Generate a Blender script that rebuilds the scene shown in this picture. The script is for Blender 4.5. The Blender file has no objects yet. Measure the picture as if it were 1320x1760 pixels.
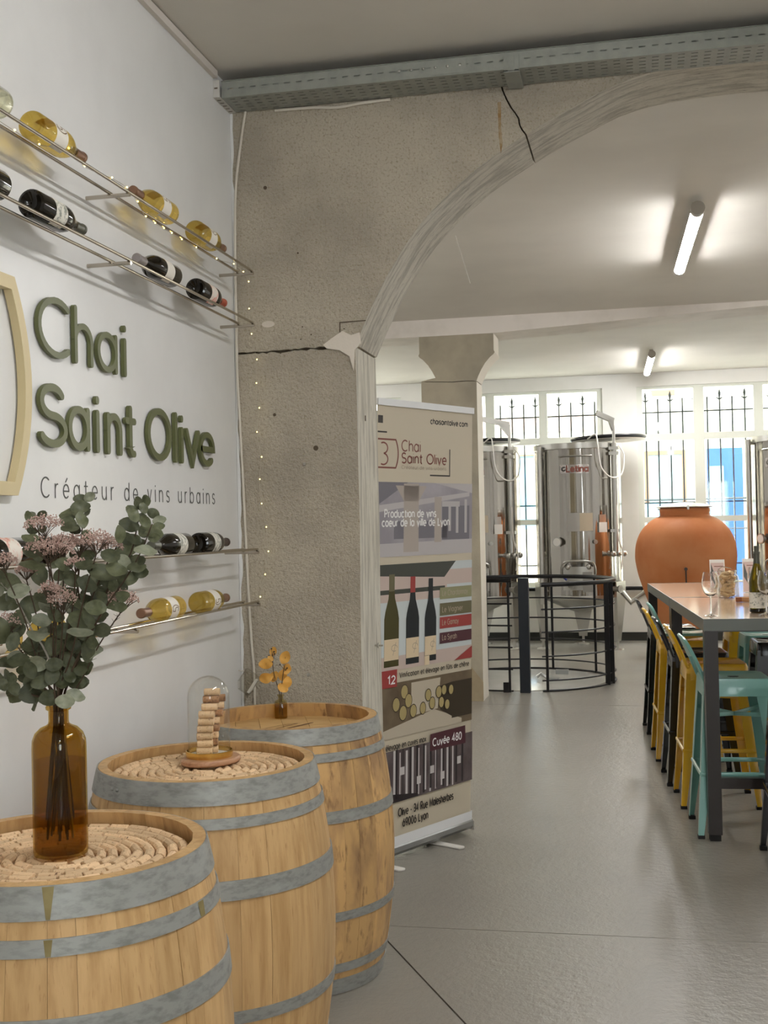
import bpy, bmesh, math, random
from mathutils import Vector, Matrix
random.seed(7)
PI = math.pi
SC = bpy.context.scene
COL = SC.collection

# ---------------------------------------------------------------- camera
F_PX, YAW, PITCH, ROLL = 2065.68, 0.2111, 0.0117, -0.0214
CAM = Vector((1.6548, 0.0, 1.5095))
fw = Vector((-math.sin(YAW) * math.cos(PITCH), math.cos(YAW) * math.cos(PITCH), math.sin(PITCH)))
r0 = Vector((math.cos(YAW), math.sin(YAW), 0)); u0 = r0.cross(fw)
rt = math.cos(ROLL) * r0 + math.sin(ROLL) * u0
up = -math.sin(ROLL) * r0 + math.cos(ROLL) * u0
cd = bpy.data.cameras.new('camera'); cam = bpy.data.objects.new('camera', cd); COL.objects.link(cam)
cd.sensor_fit = 'HORIZONTAL'; cd.sensor_width = 36.0; cd.lens = F_PX / 1320 * 36.0
cd.clip_start = 0.05; cd.clip_end = 200
m = Matrix((rt, up, -fw)).transposed().to_4x4(); m.translation = CAM
cam.matrix_world = m
SC.camera = cam

# ---------------------------------------------------------------- daylight and exposure
SKY_STRENGTH = 8.5
TUBE_STRENGTH = 84.0
wd = bpy.data.worlds.new('sky'); SC.world = wd; wd.use_nodes = True
bg = wd.node_tree.nodes['Background']
bg.inputs[0].default_value = (0.93, 0.97, 1.0, 1); bg.inputs[1].default_value = SKY_STRENGTH
SC.view_settings.view_transform = 'Standard'
try: SC.view_settings.look = 'None'
except Exception: pass
SC.view_settings.gamma = 1.0
SC.view_settings.use_curve_mapping = False
SC.view_settings.exposure = 0.66
SC.cycles.max_bounces = 10
SC.cycles.transparent_max_bounces = 24
SC.cycles.transmission_bounces = 10
SC.cycles.sample_clamp_indirect = 6.0

# ---------------------------------------------------------------- materials
MATS = {}
def srgb(r, g, b):
    f = lambda c: (c / 255 / 12.92) if c / 255 <= 0.04045 else ((c / 255 + 0.055) / 1.055) ** 2.4
    return (f(r), f(g), f(b))
def mat(name, col, rough=0.5, metal=0.0, var=None, var2=None, bump=None, bump2=None, stretch=(1, 1, 1), rnd=0.0,
        coat=0.0, spec=0.5, trans=0.0, ior=1.45, emit=None, alpha=1.0, rough_var=0.0):
    """var = (scale, colour, low, high): a second colour laid in by noise; bump = (scale, strength, distance)."""
    M = bpy.data.materials.new(name); M.use_nodes = True
    nt = M.node_tree; N = nt.nodes; L = nt.links; P = N['Principled BSDF']
    P.inputs['Base Color'].default_value = (*col, 1); P.inputs['Roughness'].default_value = rough
    P.inputs['Metallic'].default_value = metal; P.inputs['IOR'].default_value = ior
    P.inputs['Specular IOR Level'].default_value = spec
    P.inputs['Transmission Weight'].default_value = trans; P.inputs['Coat Weight'].default_value = coat
    P.inputs['Coat Roughness'].default_value = 0.08
    if emit: P.inputs['Emission Color'].default_value = (*emit[0], 1); P.inputs['Emission Strength'].default_value = emit[1]
    tc = N.new('ShaderNodeTexCoord'); mp = N.new('ShaderNodeMapping'); mp.inputs['Scale'].default_value = stretch
    L.new(tc.outputs['Object'], mp.inputs['Vector'])
    oi = N.new('ShaderNodeObjectInfo')
    off = N.new('ShaderNodeVectorMath'); off.operation = 'ADD'
    if rnd:
        sc_ = N.new('ShaderNodeMath'); sc_.operation = 'MULTIPLY'; sc_.inputs[1].default_value = 37.0
        L.new(oi.outputs['Random'], sc_.inputs[0]); L.new(sc_.outputs[0], off.inputs[1])
    L.new(mp.outputs[0], off.inputs[0])
    vec = off.outputs[0]
    def noise(scale, detail=4.0, rgh=0.55):
        n = N.new('ShaderNodeTexNoise'); n.inputs['Scale'].default_value = scale; n.inputs['Detail'].default_value = detail
        n.inputs['Roughness'].default_value = rgh; L.new(vec, n.inputs['Vector']); return n.outputs['Fac']
    cur = None
    for v in (var, var2):
        if not v: continue
        mr = N.new('ShaderNodeMapRange'); mr.inputs['From Min'].default_value = v[2]; mr.inputs['From Max'].default_value = v[3]
        L.new(noise(v[0]), mr.inputs['Value'])
        mx = N.new('ShaderNodeMix'); mx.data_type = 'RGBA'
        L.new(mr.outputs[0], mx.inputs['Factor'])
        if cur is None: mx.inputs[6].default_value = (*col, 1)
        else: L.new(cur, mx.inputs[6])
        mx.inputs[7].default_value = (*v[1], 1)
        cur = mx.outputs[2]
    if rnd:
        mr = N.new('ShaderNodeMapRange'); mr.inputs['To Min'].default_value = 1 - rnd; mr.inputs['To Max'].default_value = 1 + rnd
        L.new(oi.outputs['Random'], mr.inputs['Value'])
        hs = N.new('ShaderNodeHueSaturation'); L.new(mr.outputs[0], hs.inputs['Value'])
        if cur is None: hs.inputs['Color'].default_value = (*col, 1)
        else: L.new(cur, hs.inputs['Color'])
        cur = hs.outputs[0]
    if cur is not None: L.new(cur, P.inputs['Base Color'])
    last = None
    for b in (bump, bump2):
        if not b: continue
        bn = N.new('ShaderNodeBump'); bn.inputs['Strength'].default_value = b[1]; bn.inputs['Distance'].default_value = b[2]
        L.new(noise(b[0], b[3] if len(b) > 3 else 6.0), bn.inputs['Height'])
        if last is not None: L.new(last, bn.inputs['Normal'])
        last = bn.outputs[0]
    if last is not None: L.new(last, P.inputs['Normal'])
    if rough_var:
        mr = N.new('ShaderNodeMapRange'); mr.inputs['From Min'].default_value = .3; mr.inputs['From Max'].default_value = .7
        mr.inputs['To Min'].default_value = max(0, rough - rough_var); mr.inputs['To Max'].default_value = rough + rough_var
        L.new(noise(3.0), mr.inputs['Value']); L.new(mr.outputs[0], P.inputs['Roughness'])
    MATS[name] = M
    return M
def clear_mat(name, tint=(1, 1, 1), gloss=0.12, refr=0.0, ior=1.4, rough=0.0):
    """Thin glass: tinted see-through surface with a sharp fresnel reflection; refr mixes in true refraction."""
    M = bpy.data.materials.new(name); M.use_nodes = True
    nt = M.node_tree; N = nt.nodes; L = nt.links; N.remove(N['Principled BSDF']); out = N['Material Output']
    t = N.new('ShaderNodeBsdfTransparent'); t.inputs[0].default_value = (*tint, 1)
    sh = t.outputs[0]
    if refr:
        g = N.new('ShaderNodeBsdfRefraction'); g.inputs['Color'].default_value = (*tint, 1); g.inputs['IOR'].default_value = ior
        g.inputs['Roughness'].default_value = rough
        mx = N.new('ShaderNodeMixShader'); mx.inputs[0].default_value = refr; L.new(sh, mx.inputs[1]); L.new(g.outputs[0], mx.inputs[2]); sh = mx.outputs[0]
    gl = N.new('ShaderNodeBsdfGlossy'); gl.inputs['Roughness'].default_value = 0.03
    lw = N.new('ShaderNodeLayerWeight'); lw.inputs['Blend'].default_value = .5
    pw = N.new('ShaderNodeMath'); pw.operation = 'POWER'; pw.inputs[1].default_value = 4.0; L.new(lw.outputs['Facing'], pw.inputs[0])
    ma = N.new('ShaderNodeMath'); ma.operation = 'MULTIPLY_ADD'; ma.inputs[1].default_value = 5 * gloss; ma.inputs[2].default_value = .035; L.new(pw.outputs[0], ma.inputs[0])
    mx = N.new('ShaderNodeMixShader'); L.new(ma.outputs[0], mx.inputs[0]); L.new(sh, mx.inputs[1]); L.new(gl.outputs[0], mx.inputs[2])
    L.new(mx.outputs[0], out.inputs['Surface'])
    MATS[name] = M
    return M

WALL = mat('white_wall_paint', srgb(236, 235, 233), 0.32, var=(3, srgb(230, 229, 227), .4, .7), spec=.4, bump=(90, .04, .002))
CEIL = mat('ceiling_paint', srgb(222, 217, 208), 0.7, var=(1.2, srgb(214, 209, 200), .4, .65), bump=(35, .05, .004))
BEAMP = mat('beam_paint', srgb(222, 214, 205), 0.6, var=(4, srgb(208, 200, 190), .45, .7), bump=(40, .06, .004))
BACKW = mat('back_wall_paint', srgb(232, 230, 224), 0.55, var=(2, srgb(225, 224, 216), .4, .7), bump=(60, .04, .003))
CONC = mat('rough_concrete', srgb(199, 189, 170), 0.9, var=(2.4, srgb(178, 169, 153), .40, .62), var2=(95, srgb(158, 144, 120), .52, .76),
           bump=(60, 1.0, .012), bump2=(170, .8, .006), spec=.2)
CONC_D = mat('pillar_concrete', srgb(172, 162, 142), 0.88, var=(2.5, srgb(150, 142, 126), .42, .66), bump=(45, .3, .008), spec=.2)
FORM = mat('board_marked_concrete', srgb(212, 206, 192), 0.88, var=(9, srgb(182, 176, 162), .45, .62), var2=(40, srgb(140, 134, 120), .6, .75),
           bump=(14, .7, .012), bump2=(70, .4, .005), stretch=(3, 3, .35), spec=.2)
FORM_A = mat('board_marked_soffit', srgb(206, 200, 187), 0.88, var=(6, srgb(176, 170, 158), .45, .62), var2=(30, srgb(132, 127, 116), .58, .74),
           bump=(12, .8, .014), bump2=(60, .4, .006), stretch=(1, 5, 1), spec=.2)
DARKGAP = mat('crack_shadow', srgb(96, 84, 68), 0.95)
PATCH = mat('white_plaster', srgb(224, 214, 200), 0.85, bump=(40, .4, .006))
FLOORM = mat('polished_concrete_floor', srgb(146, 141, 131), 0.26, var=(.9, srgb(139, 134, 125), .35, .7),
             bump=(30, .7, .005), bump2=(95, .55, .0026), spec=.5)
GAPM = mat('joint_dirt', srgb(78, 73, 66), 0.9)
OAK = mat('oak_stave', srgb(203, 166, 116), 0.5, var=(2.6, srgb(180, 142, 93), .4, .68), var2=(9, srgb(158, 116, 70), .6, .8),
          bump=(9, .12, .004), stretch=(16, 16, 1.1), rnd=.11, spec=.35)
OAK_O = mat('stained_oak_stave', srgb(202, 162, 108), 0.5, var=(1.6, srgb(158, 124, 88), .46, .64), var2=(7, srgb(122, 90, 60), .56, .76),
          bump=(9, .12, .004), stretch=(6, 6, 2.2), rnd=.09, spec=.35)
OAKHEAD = mat('oak_head_board', srgb(208, 172, 116), 0.55, var=(5, srgb(184, 142, 88), .42, .68), bump=(10, .1, .003), stretch=(2, 20, 20), rnd=.08)
ZINC = mat('galvanised_hoop', srgb(157, 157, 152), 0.5, metal=.35, var=(34, srgb(134, 135, 130), .45, .66), var2=(7, srgb(166, 167, 163), .5, .75),
           bump=(60, .15, .002), stretch=(1, 1, 2.5))
RUSTY = mat('drip_stain', srgb(142, 128, 84), 0.5, metal=.2, var=(20, srgb(120, 104, 60), .4, .7))
CORK = mat('cork', srgb(222, 190, 150), 0.8, var=(160, srgb(150, 108, 70), .58, .72), var2=(70, srgb(92, 58, 38), .66, .74), rnd=.16, bump=(220, .2, .0015))
CORKD = mat('dark_cork', srgb(176, 132, 92), 0.8, var=(120, srgb(110, 74, 48), .5, .7), rnd=.2, bump=(220, .2, .0015))
STEEL = mat('brushed_steel_rod', srgb(186, 178, 166), 0.22, metal=1.0)
STAIN = mat('stainless_steel', srgb(176, 172, 166), 0.09, metal=1.0, bump=(2.2, .55, .05, .6), stretch=(4, 4, .05))
STAIN_R = mat('brushed_stainless', srgb(190, 188, 182), 0.3, metal=1.0)
GALV = mat('galvanised_tray', srgb(156, 158, 150), 0.5, metal=.1, var=(18, srgb(144, 147, 140), .4, .7))
GALV_W = mat('white_painted_tray', srgb(206, 202, 196), 0.6)
BLACKM = mat('black_metal', srgb(22, 21, 22), 0.38, metal=.3)
NAVY = mat('dark_navy_paint', srgb(24, 30, 38), 0.4)
TBLSTEEL = mat('dark_waxed_steel', srgb(46, 40, 37), 0.3, metal=.3)
TBLEDGE = mat('steel_table_edge', srgb(84, 84, 78), 0.3, metal=.5)
TBLTOP = mat('pale_oak_table_top', srgb(205, 178, 152), 0.11, var=(3, srgb(190, 160, 132), .4, .7), stretch=(1, 8, 8), coat=.5, bump=(3, .08, .01))
TERRA = mat('terracotta', srgb(202, 132, 84), 0.62, var=(2.4, srgb(192, 114, 64), .4, .7), bump=(30, .12, .006), spec=.35)
YELLOW = mat('yellow_lacquer', srgb(222, 172, 28), 0.26, coat=.4)
TEAL = mat('teal_lacquer', srgb(122, 172, 162), 0.3, coat=.3)
BLACKL = mat('black_lacquer', srgb(16, 16, 20), 0.22, coat=.4)
RUBBER = mat('black_rubber', srgb(20, 19, 18), 0.8)
OLIVE = mat('olive_green_letter', srgb(100, 104, 66), 0.42)
TAGINK = mat('grey_vinyl', srgb(92, 92, 88), 0.6)
BEIGE = mat('beige_emblem', srgb(214, 196, 152), 0.45)
CREAMW = mat('white_plastic', srgb(232, 228, 220), 0.4)
CABLEW = mat('white_cable', srgb(216, 208, 194), 0.5)
WIRE = mat('silver_wire', srgb(196, 188, 170), 0.35, metal=.8)
BULB = mat('warm_led', srgb(255, 232, 170), 0.4, emit=(srgb(255, 226, 130), 5.0))
TUBE = mat('lit_tube', (1, 1, 1), 0.4, emit=((0.985, 0.985, 0.985), TUBE_STRENGTH))
CAPG = mat('grey_end_cap', srgb(176, 170, 160), 0.5)
FRAMEW = mat('window_frame_paint', srgb(222, 224, 213), 0.45)
IRON = mat('wrought_iron', srgb(58, 66, 66), 0.6)
PANE = clear_mat('window_glass', (.97, .985, .98), gloss=.06)
STEMGLASS = mat('crystal_glass', (1, 1, 1), 0.0, trans=1.0, ior=1.46)
CLEAR = clear_mat('clear_glass', (.985, .985, .975), gloss=.1)
JARG = clear_mat('jar_glass', (.93, .93, .90), gloss=.28)
CLEARP = clear_mat('clear_plastic', (.90, .89, .86), gloss=.2)
AMBER = clear_mat('amber_glass', (.77, .63, .29), gloss=.1)
AMBER_W = clear_mat('amber_water', (.86, .79, .58), gloss=.05)
OLIVEG = clear_mat('smoky_amber_glass', (.86, .78, .52), gloss=.1)
WHITEWINE = clear_mat('white_wine_bottle', (.985, .83, .38), gloss=.12, refr=.3, ior=1.33)
PALEWINE = clear_mat('clear_wine_bottle', srgb(244, 244, 226), gloss=.2, refr=.3)
GREENB = clear_mat('olive_green_bottle', srgb(160, 150, 34), gloss=.2, refr=.55, ior=1.33)
DARKB = mat('dark_bottle_glass', srgb(26, 21, 12), 0.08, spec=.45)
LABELW = mat('cream_label', srgb(236, 230, 218), 0.6)
LABELG = mat('grey_patterned_label', srgb(226, 222, 210), 0.6, var=(70, srgb(150, 152, 140), .5, .62))
LABELP = mat('pink_patterned_label', srgb(236, 226, 214), 0.6, var=(38, srgb(226, 158, 140), .5, .6))
INKB = mat('brown_ink', srgb(120, 92, 54), 0.6)
CAPSB = mat('bronze_capsule', srgb(138, 104, 82), 0.32, metal=.4)
CAPSG = mat('grey_green_capsule', srgb(88, 88, 76), 0.35, metal=.2)
CAPSP = mat('mauve_grey_capsule', srgb(150, 142, 140), 0.35, metal=.2)
CAPSR = mat('rust_red_capsule', srgb(178, 84, 58), 0.35)
CAPSD = mat('dark_brown_capsule', srgb(64, 48, 42), 0.35)
LEAFM = mat('eucalyptus_leaf', srgb(92, 95, 68), 0.5, var=(3, srgb(74, 79, 54), .4, .65), rnd=.28)
LEAFS = mat('silvery_eucalyptus_leaf', srgb(142, 144, 122), 0.5, var=(3, srgb(122, 126, 104), .4, .65), rnd=.15)
STEMM = mat('brown_stem', srgb(72, 56, 40), 0.7)
STEMS = mat('silvery_stem', srgb(160, 152, 140), 0.6)
PINKF = mat('pink_rice_flower', srgb(206, 178, 166), 0.8, var=(160, srgb(176, 140, 128), .45, .65))
HONEY = mat('honey_petal', srgb(224, 172, 84), 0.55, var=(60, srgb(206, 150, 64), .4, .7), rnd=.12)
BRASS = mat('brass', srgb(226, 192, 112), 0.24, metal=1.0)
ACACIA = mat('reddish_wood_board', srgb(186, 142, 108), 0.45, var=(6, srgb(160, 112, 80), .4, .7), stretch=(3, 20, 20))
BANNER = mat('beige_banner_print', srgb(206, 194, 172), 0.55)
BWHITE = mat('banner_white', srgb(236, 236, 236), 0.4)
ALU = mat('anodised_aluminium', srgb(176, 178, 178), 0.28, metal=.8)
def ink(name, r, g, b): return mat(name, srgb(r, g, b), 0.55)
INK_D = ink('dark_print', 58, 52, 46); INK_W = ink('white_print', 240, 238, 236); INK_BR = ink('maroon_print', 128, 72, 60)
INK_T = ink('taupe_print', 140, 122, 104); INK_L = ink('pale_taupe_print', 176, 160, 140)
INK_TAG = [ink('sage_print', 150, 148, 112), ink('khaki_print', 110, 104, 76), ink('red_print', 160, 62, 58), ink('plum_print', 84, 44, 52)]
INK_LAV = mat('lavender_photo_print', srgb(150, 144, 150), 0.55, var=(4, srgb(176, 170, 176), .4, .7))
INK_LAV2 = ink('pale_lavender_print', 190, 184, 184); INK_LAV3 = ink('grey_lavender_print', 118, 114, 122); INK_STONE = ink('stone_print', 178, 166, 156)
INK_SEP = mat('sepia_photo_print', srgb(122, 106, 84), 0.55, var=(5, srgb(90, 74, 56), .4, .7)); INK_SEPL = ink('pale_sepia_print', 196, 184, 164)
INK_BAR = ink('barrel_print', 176, 158, 108); INK_BRD = ink('dark_barrel_print', 62, 52, 38)
INK_TANK = mat('tank_photo_print', srgb(86, 74, 74), 0.55, var=(8, srgb(112, 100, 100), .45, .7)); INK_TANKL = ink('tank_glint_print', 206, 200, 198); INK_TANKD = ink('tank_shadow_print', 48, 40, 42)
INK_BOTG = ink('olive_bottle_print', 74, 68, 30); INK_BOTD = ink('dark_bottle_print', 30, 34, 36); INK_CRM = ink('cream_print', 226, 204, 170); INK_ROSE = ink('rosy_wall_print', 204, 184, 174)
INK_GRN = ink('dark_grey_green_print', 70, 72, 64); INK_PALE = ink('pale_blue_grey_print', 206, 212, 212)
FACADE = mat('pale_street_render', srgb(214, 205, 186), 0.85); FACADE_B = mat('greenish_band', srgb(150, 150, 134), 0.85); FACADE_P = mat('pinkish_band', srgb(160, 136, 126), .85)
BLUED = mat('blue_door_paint', srgb(38, 78, 150), 0.6); BLUEL = mat('light_blue_panel', srgb(112, 160, 190), 0.6)
BROWNF = mat('brown_window_frame', srgb(128, 96, 74), 0.6); PALEB = mat('pale_blue_blind', srgb(136, 160, 164), 0.5); STREET = mat('street_paving', srgb(186, 184, 178), .85)

# ---------------------------------------------------------------- mesh builder
class MB:
    def __init__(s): s.v = []; s.f = []; s.m = []
    def add(s, vs, fs, mi=0):
        b = len(s.v); s.v += [tuple(p) for p in vs]; s.f += [tuple(i + b for i in f) for f in fs]; s.m += [mi] * len(fs); return s
    def box(s, x0, x1, y0, y1, z0, z1, mi=0):
        return s.add([(x0, y0, z0), (x1, y0, z0), (x1, y1, z0), (x0, y1, z0), (x0, y0, z1), (x1, y0, z1), (x1, y1, z1), (x0, y1, z1)],
                     [(3, 2, 1, 0), (4, 5, 6, 7), (0, 1, 5, 4), (1, 2, 6, 5), (2, 3, 7, 6), (3, 0, 4, 7)], mi)
    def obox(s, c, X, Y, Z, mi=0):
        c, X, Y, Z = map(Vector, (c, X, Y, Z))
        P = [c + a * X + b * Y + d * Z for d in (-1, 1) for a, b in ((-1, -1), (1, -1), (1, 1), (-1, 1))]
        return s.add(P, [(3, 2, 1, 0), (4, 5, 6, 7), (0, 1, 5, 4), (1, 2, 6, 5), (2, 3, 7, 6), (3, 0, 4, 7)], mi)
    def cyl(s, p0, p1, r, r1=None, n=12, mi=0):
        return s.tube([p0, p1], [r, r if r1 is None else r1], n, mi=mi)
    def tube(s, pts, r, n=8, closed=False, mi=0, flat=1.0):
        pts = [Vector(p) for p in pts]; k = len(pts)
        rs = r if isinstance(r, (list, tuple)) else [r] * k
        T = []
        for i in range(k):
            a = pts[i - 1] if (i > 0 or closed) else pts[i]; b = pts[(i + 1) % k] if (i < k - 1 or closed) else pts[i]
            T.append((b - a).normalized())
        nrm = T[0].orthogonal().normalized() if abs(T[0].z) > .95 else Vector((0, 0, 1)).cross(T[0]).normalized()
        vs = []; fs = []
        for i in range(k):
            nrm = (nrm - T[i] * nrm.dot(T[i])).normalized(); bi = T[i].cross(nrm)
            for j in range(n):
                a = 2 * PI * j / n
                vs.append(pts[i] + rs[i] * (math.cos(a) * nrm + flat * math.sin(a) * bi))
        for i in range(k if closed else k - 1):
            for j in range(n):
                a, b = i * n + j, i * n + (j + 1) % n; c, d = ((i + 1) % k) * n + (j + 1) % n, ((i + 1) % k) * n + j
                fs.append((a, b, c, d))
        if not closed:
            fs.append(tuple(range(n - 1, -1, -1))); fs.append(tuple((k - 1) * n + j for j in range(n)))
        return s.add(vs, fs, mi)
    def lathe(s, prof, n=24, c=(0, 0, 0), a0=0, a1=2 * PI, mi=0, axis='z'):
        full = abs(a1 - a0 - 2 * PI) < 1e-6; k = n if full else n + 1
        vs = []; fs = []
        for r, z in prof:
            for j in range(k):
                a = a0 + (a1 - a0) * j / n; x, y = r * math.cos(a), r * math.sin(a)
                p = (x, y, z) if axis == 'z' else ((x, z, y) if axis == 'y' else (z, x, y))
                vs.append((c[0] + p[0], c[1] + p[1], c[2] + p[2]))
        for i in range(len(prof) - 1):
            for j in range(n):
                j2 = (j + 1) % k if full else j + 1
                fs.append((i * k + j, i * k + j2, (i + 1) * k + j2, (i + 1) * k + j))
        return s.add(vs, fs, mi)
    def prism(s, poly, fn, d0, d1, mi=0):
        """poly: 2-D outline; fn(u, v, d) -> point."""
        k = len(poly); vs = [fn(u, v, d0) for u, v in poly] + [fn(u, v, d1) for u, v in poly]
        fs = [tuple(range(k - 1, -1, -1)), tuple(range(k, 2 * k))] + [(i, (i + 1) % k, k + (i + 1) % k, k + i) for i in range(k)]
        return s.add(vs, fs, mi)
    def flat(s, poly, fn, d=0, mi=0):
        return s.add([fn(u, v, d) for u, v in poly], [tuple(range(len(poly)))], mi)
    def ball(s, c, r, nu=6, nv=4, sz=1.0, mi=0):
        prof = [(r * math.sin(PI * i / nv), -r * sz * math.cos(PI * i / nv)) for i in range(nv + 1)]
        return s.lathe(prof, nu, c, mi=mi)
    def mesh(s, name, mats, smooth=35):
        me = bpy.data.meshes.new(name); me.from_pydata(s.v, [], s.f)
        mats = mats if isinstance(mats, (list, tuple)) else [mats]
        for M_ in mats: me.materials.append(M_)
        if len(mats) > 1: me.polygons.foreach_set('material_index', s.m)
        bm = bmesh.new(); bm.from_mesh(me); bmesh.ops.remove_doubles(bm, verts=bm.verts, dist=1e-6)
        bmesh.ops.recalc_face_normals(bm, faces=bm.faces); bm.to_mesh(me); bm.free()
        if smooth:
            me.shade_smooth(); me.set_sharp_from_angle(angle=math.radians(smooth))
        me.update(); return me
    def build(s, name, mats, parent=None, smooth=35, loc=None, rot=None):
        return link(name, s.mesh(name, mats, smooth), parent, loc, rot)
def link(name, me, parent=None, loc=None, rot=None):
    o = bpy.data.objects.new(name, me); COL.objects.link(o)
    if parent is not None: o.parent = parent
    if loc is not None: o.location = loc
    if rot is not None: o.rotation_euler = rot
    return o
def thing(name, label, cat, loc=(0, 0, 0), rotz=0.0, group=None, rot=None):
    o = bpy.data.objects.new(name, None); COL.objects.link(o); o.empty_display_size = .05
    o.location = loc; o.rotation_euler = rot if rot is not None else (0, 0, rotz)
    o['label'] = label; o['category'] = cat
    if group: o['group'] = group
    return o
def tag(o, label, cat, group=None):
    o['label'] = label; o['category'] = cat
    if group: o['group'] = group
    return o
def struct(name, mb, mats, smooth=35, parent=None):
    o = mb.build(name, mats, parent, smooth)
    if parent is None: o['kind'] = 'structure'
    return o
def dup(root, loc, rotz=None, label=None, rot=None):
    r = root.copy(); COL.objects.link(r); r.location = loc
    if rotz is not None: r.rotation_euler = (0, 0, rotz)
    if rot is not None: r.rotation_euler = rot
    if label: r['label'] = label
    for ch in list(root.children):
        c = ch.copy(); COL.objects.link(c); c.parent = r
        for g in list(ch.children):
            d = g.copy(); COL.objects.link(d); d.parent = c
    return r

# ---------------------------------------------------------------- round stroke lettering
def A(cx, cy, rx, ry, a0, a1, n=None):
    n = n or max(4, int(abs(a1 - a0) / 12))
    return [(cx + rx * math.cos(math.radians(a0 + (a1 - a0) * i / n)), cy + ry * math.sin(math.radians(a0 + (a1 - a0) * i / n))) for i in range(n + 1)]
CIR = lambda cx, cy=.25, rx=.22, ry=.25: A(cx, cy, rx, ry, 0, 360)
H_ = .72
E_ = [[(.03, .25), (.45, .25)] + A(.235, .25, .215, .25, 0, 312)[1:]]
N_ = [[(.03, .5), (.03, 0)], [(.03, .28)] + A(.22, .29, .19, .21, 180, 0) + [(.41, 0)]]
U_ = [[(.03, .5), (.03, .2)] + A(.22, .21, .19, .21, 180, 360) + [(.41, .5)], [(.41, .3), (.41, 0)]]
GL = {
 'a': (.48, [CIR(.23), [(.45, .5), (.45, 0)]]), 'b': (.48, [[(.03, H_), (.03, 0)], CIR(.25)]), 'c': (.43, [A(.24, .25, .22, .25, 48, 312)]),
 'd': (.48, [CIR(.23), [(.45, H_), (.45, 0)]]), 'e': (.47, E_), 'f': (.26, [A(.23, .58, .13, .14, 60, 180) + [(.1, 0)], [(0, .47), (.24, .47)]]),
 'g': (.48, [CIR(.23), [(.45, .5), (.45, -.04)] + A(.24, -.04, .21, .18, 0, -140)]), 'h': (.44, [[(.03, H_), (.03, 0)], [(.03, .28)] + A(.22, .29, .19, .21, 180, 0) + [(.41, 0)]]),
 'i': (.06, [[(.03, .5), (.03, 0)], [(.03, .67), (.03, .69)]]), 'l': (.06, [[(.03, H_), (.03, 0)]]),
 'm': (.72, N_ + [[(.41, .28)] + A(.56, .29, .15, .21, 180, 0) + [(.71, 0)]]), 'n': (.44, N_), 'o': (.48, [CIR(.24, .25, .22)]),
 'r': (.26, [[(.03, .5), (.03, 0)], [(.03, .26)] + A(.2, .27, .17, .23, 180, 80)]),
 's': (.36, [A(.18, .375, .145, .125, 35, 270) + A(.18, .125, .16, .125, 90, -150)[1:]]),
 't': (.27, [[(.12, .66), (.12, .1)] + A(.22, .1, .1, .1, 180, 280), [(0, .48), (.26, .48)]]), 'u': (.44, U_), 'v': (.42, [[(.01, .5), (.21, 0), (.41, .5)]]),
 'x': (.4, [[(0, .5), (.38, 0)], [(.38, .5), (0, 0)]]), 'y': (.42, [[(.01, .5), (.21, .02)], [(.41, .5), (.12, -.2)]]), 'z': (.38, [[(.02, .5), (.36, .5), (.02, 0), (.36, 0)]]),
 'C': (.64, [A(.36, .36, .34, .36, 50, 310)]), 'S': (.5, [A(.24, .54, .2, .18, 30, 270) + A(.24, .18, .23, .18, 90, -150)[1:]]), 'O': (.74, [CIR(.37, .36, .36, .36)]),
 'P': (.48, [[(.03, 0), (.03, H_), (.25, H_)] + A(.25, .53, .19, .19, 90, -90) + [(.03, .34)]]), 'L': (.42, [[(.03, H_), (.03, 0), (.38, 0)]]), 'V': (.6, [[(0, H_), (.29, 0), (.58, H_)]]),
 'G': (.7, [A(.36, .36, .34, .36, 50, 360) + [(.4, .36)]]), 'R': (.5, [[(.03, 0), (.03, H_), (.25, H_)] + A(.25, .53, .19, .19, 90, -90) + [(.03, .34)], [(.22, .34), (.44, 0)]]),
 'M': (.72, [[(.03, 0), (.03, H_), (.36, .15), (.69, H_), (.69, 0)]]),
 '0': (.5, [CIR(.24, .36, .22, .36)]), '1': (.3, [[(.02, .56), (.2, H_), (.2, 0)]]), '2': (.48, [A(.23, .51, .2, .21, 165, -35) + [(.03, 0), (.44, 0)]]),
 '3': (.46, [A(.2, .53, .18, .19, 150, -90) + A(.2, .17, .2, .17, 90, -150)[1:]]), '4': (.5, [[(.34, 0), (.34, H_), (.02, .2), (.46, .2)]]), '5': (.46, [[(.4, H_), (.08, H_), (.05, .42)] + A(.2, .22, .21, .22, 125, -150)]),
 '6': (.48, [CIR(.24, .22, .21, .22), [(.05, .3), (.28, H_)]]), '8': (.48, [CIR(.24, .54, .17, .18), CIR(.24, .18, .21, .18)]), '9': (.48, [CIR(.24, .5, .21, .22), [(.43, .42), (.2, 0)]]),
 '.': (.1, [[(.05, 0), (.05, .02)]]), '-': (.3, [[(.04, .28), (.26, .28)]]), ' ': (.26, []),
}
GL['é'] = (.47, E_ + [[(.2, .6), (.32, .73)]]); GL['ê'] = (.47, E_ + [[(.12, .6), (.235, .71), (.35, .6)]]); GL['û'] = (.44, U_ + [[(.1, .6), (.22, .71), (.34, .6)]])
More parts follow.
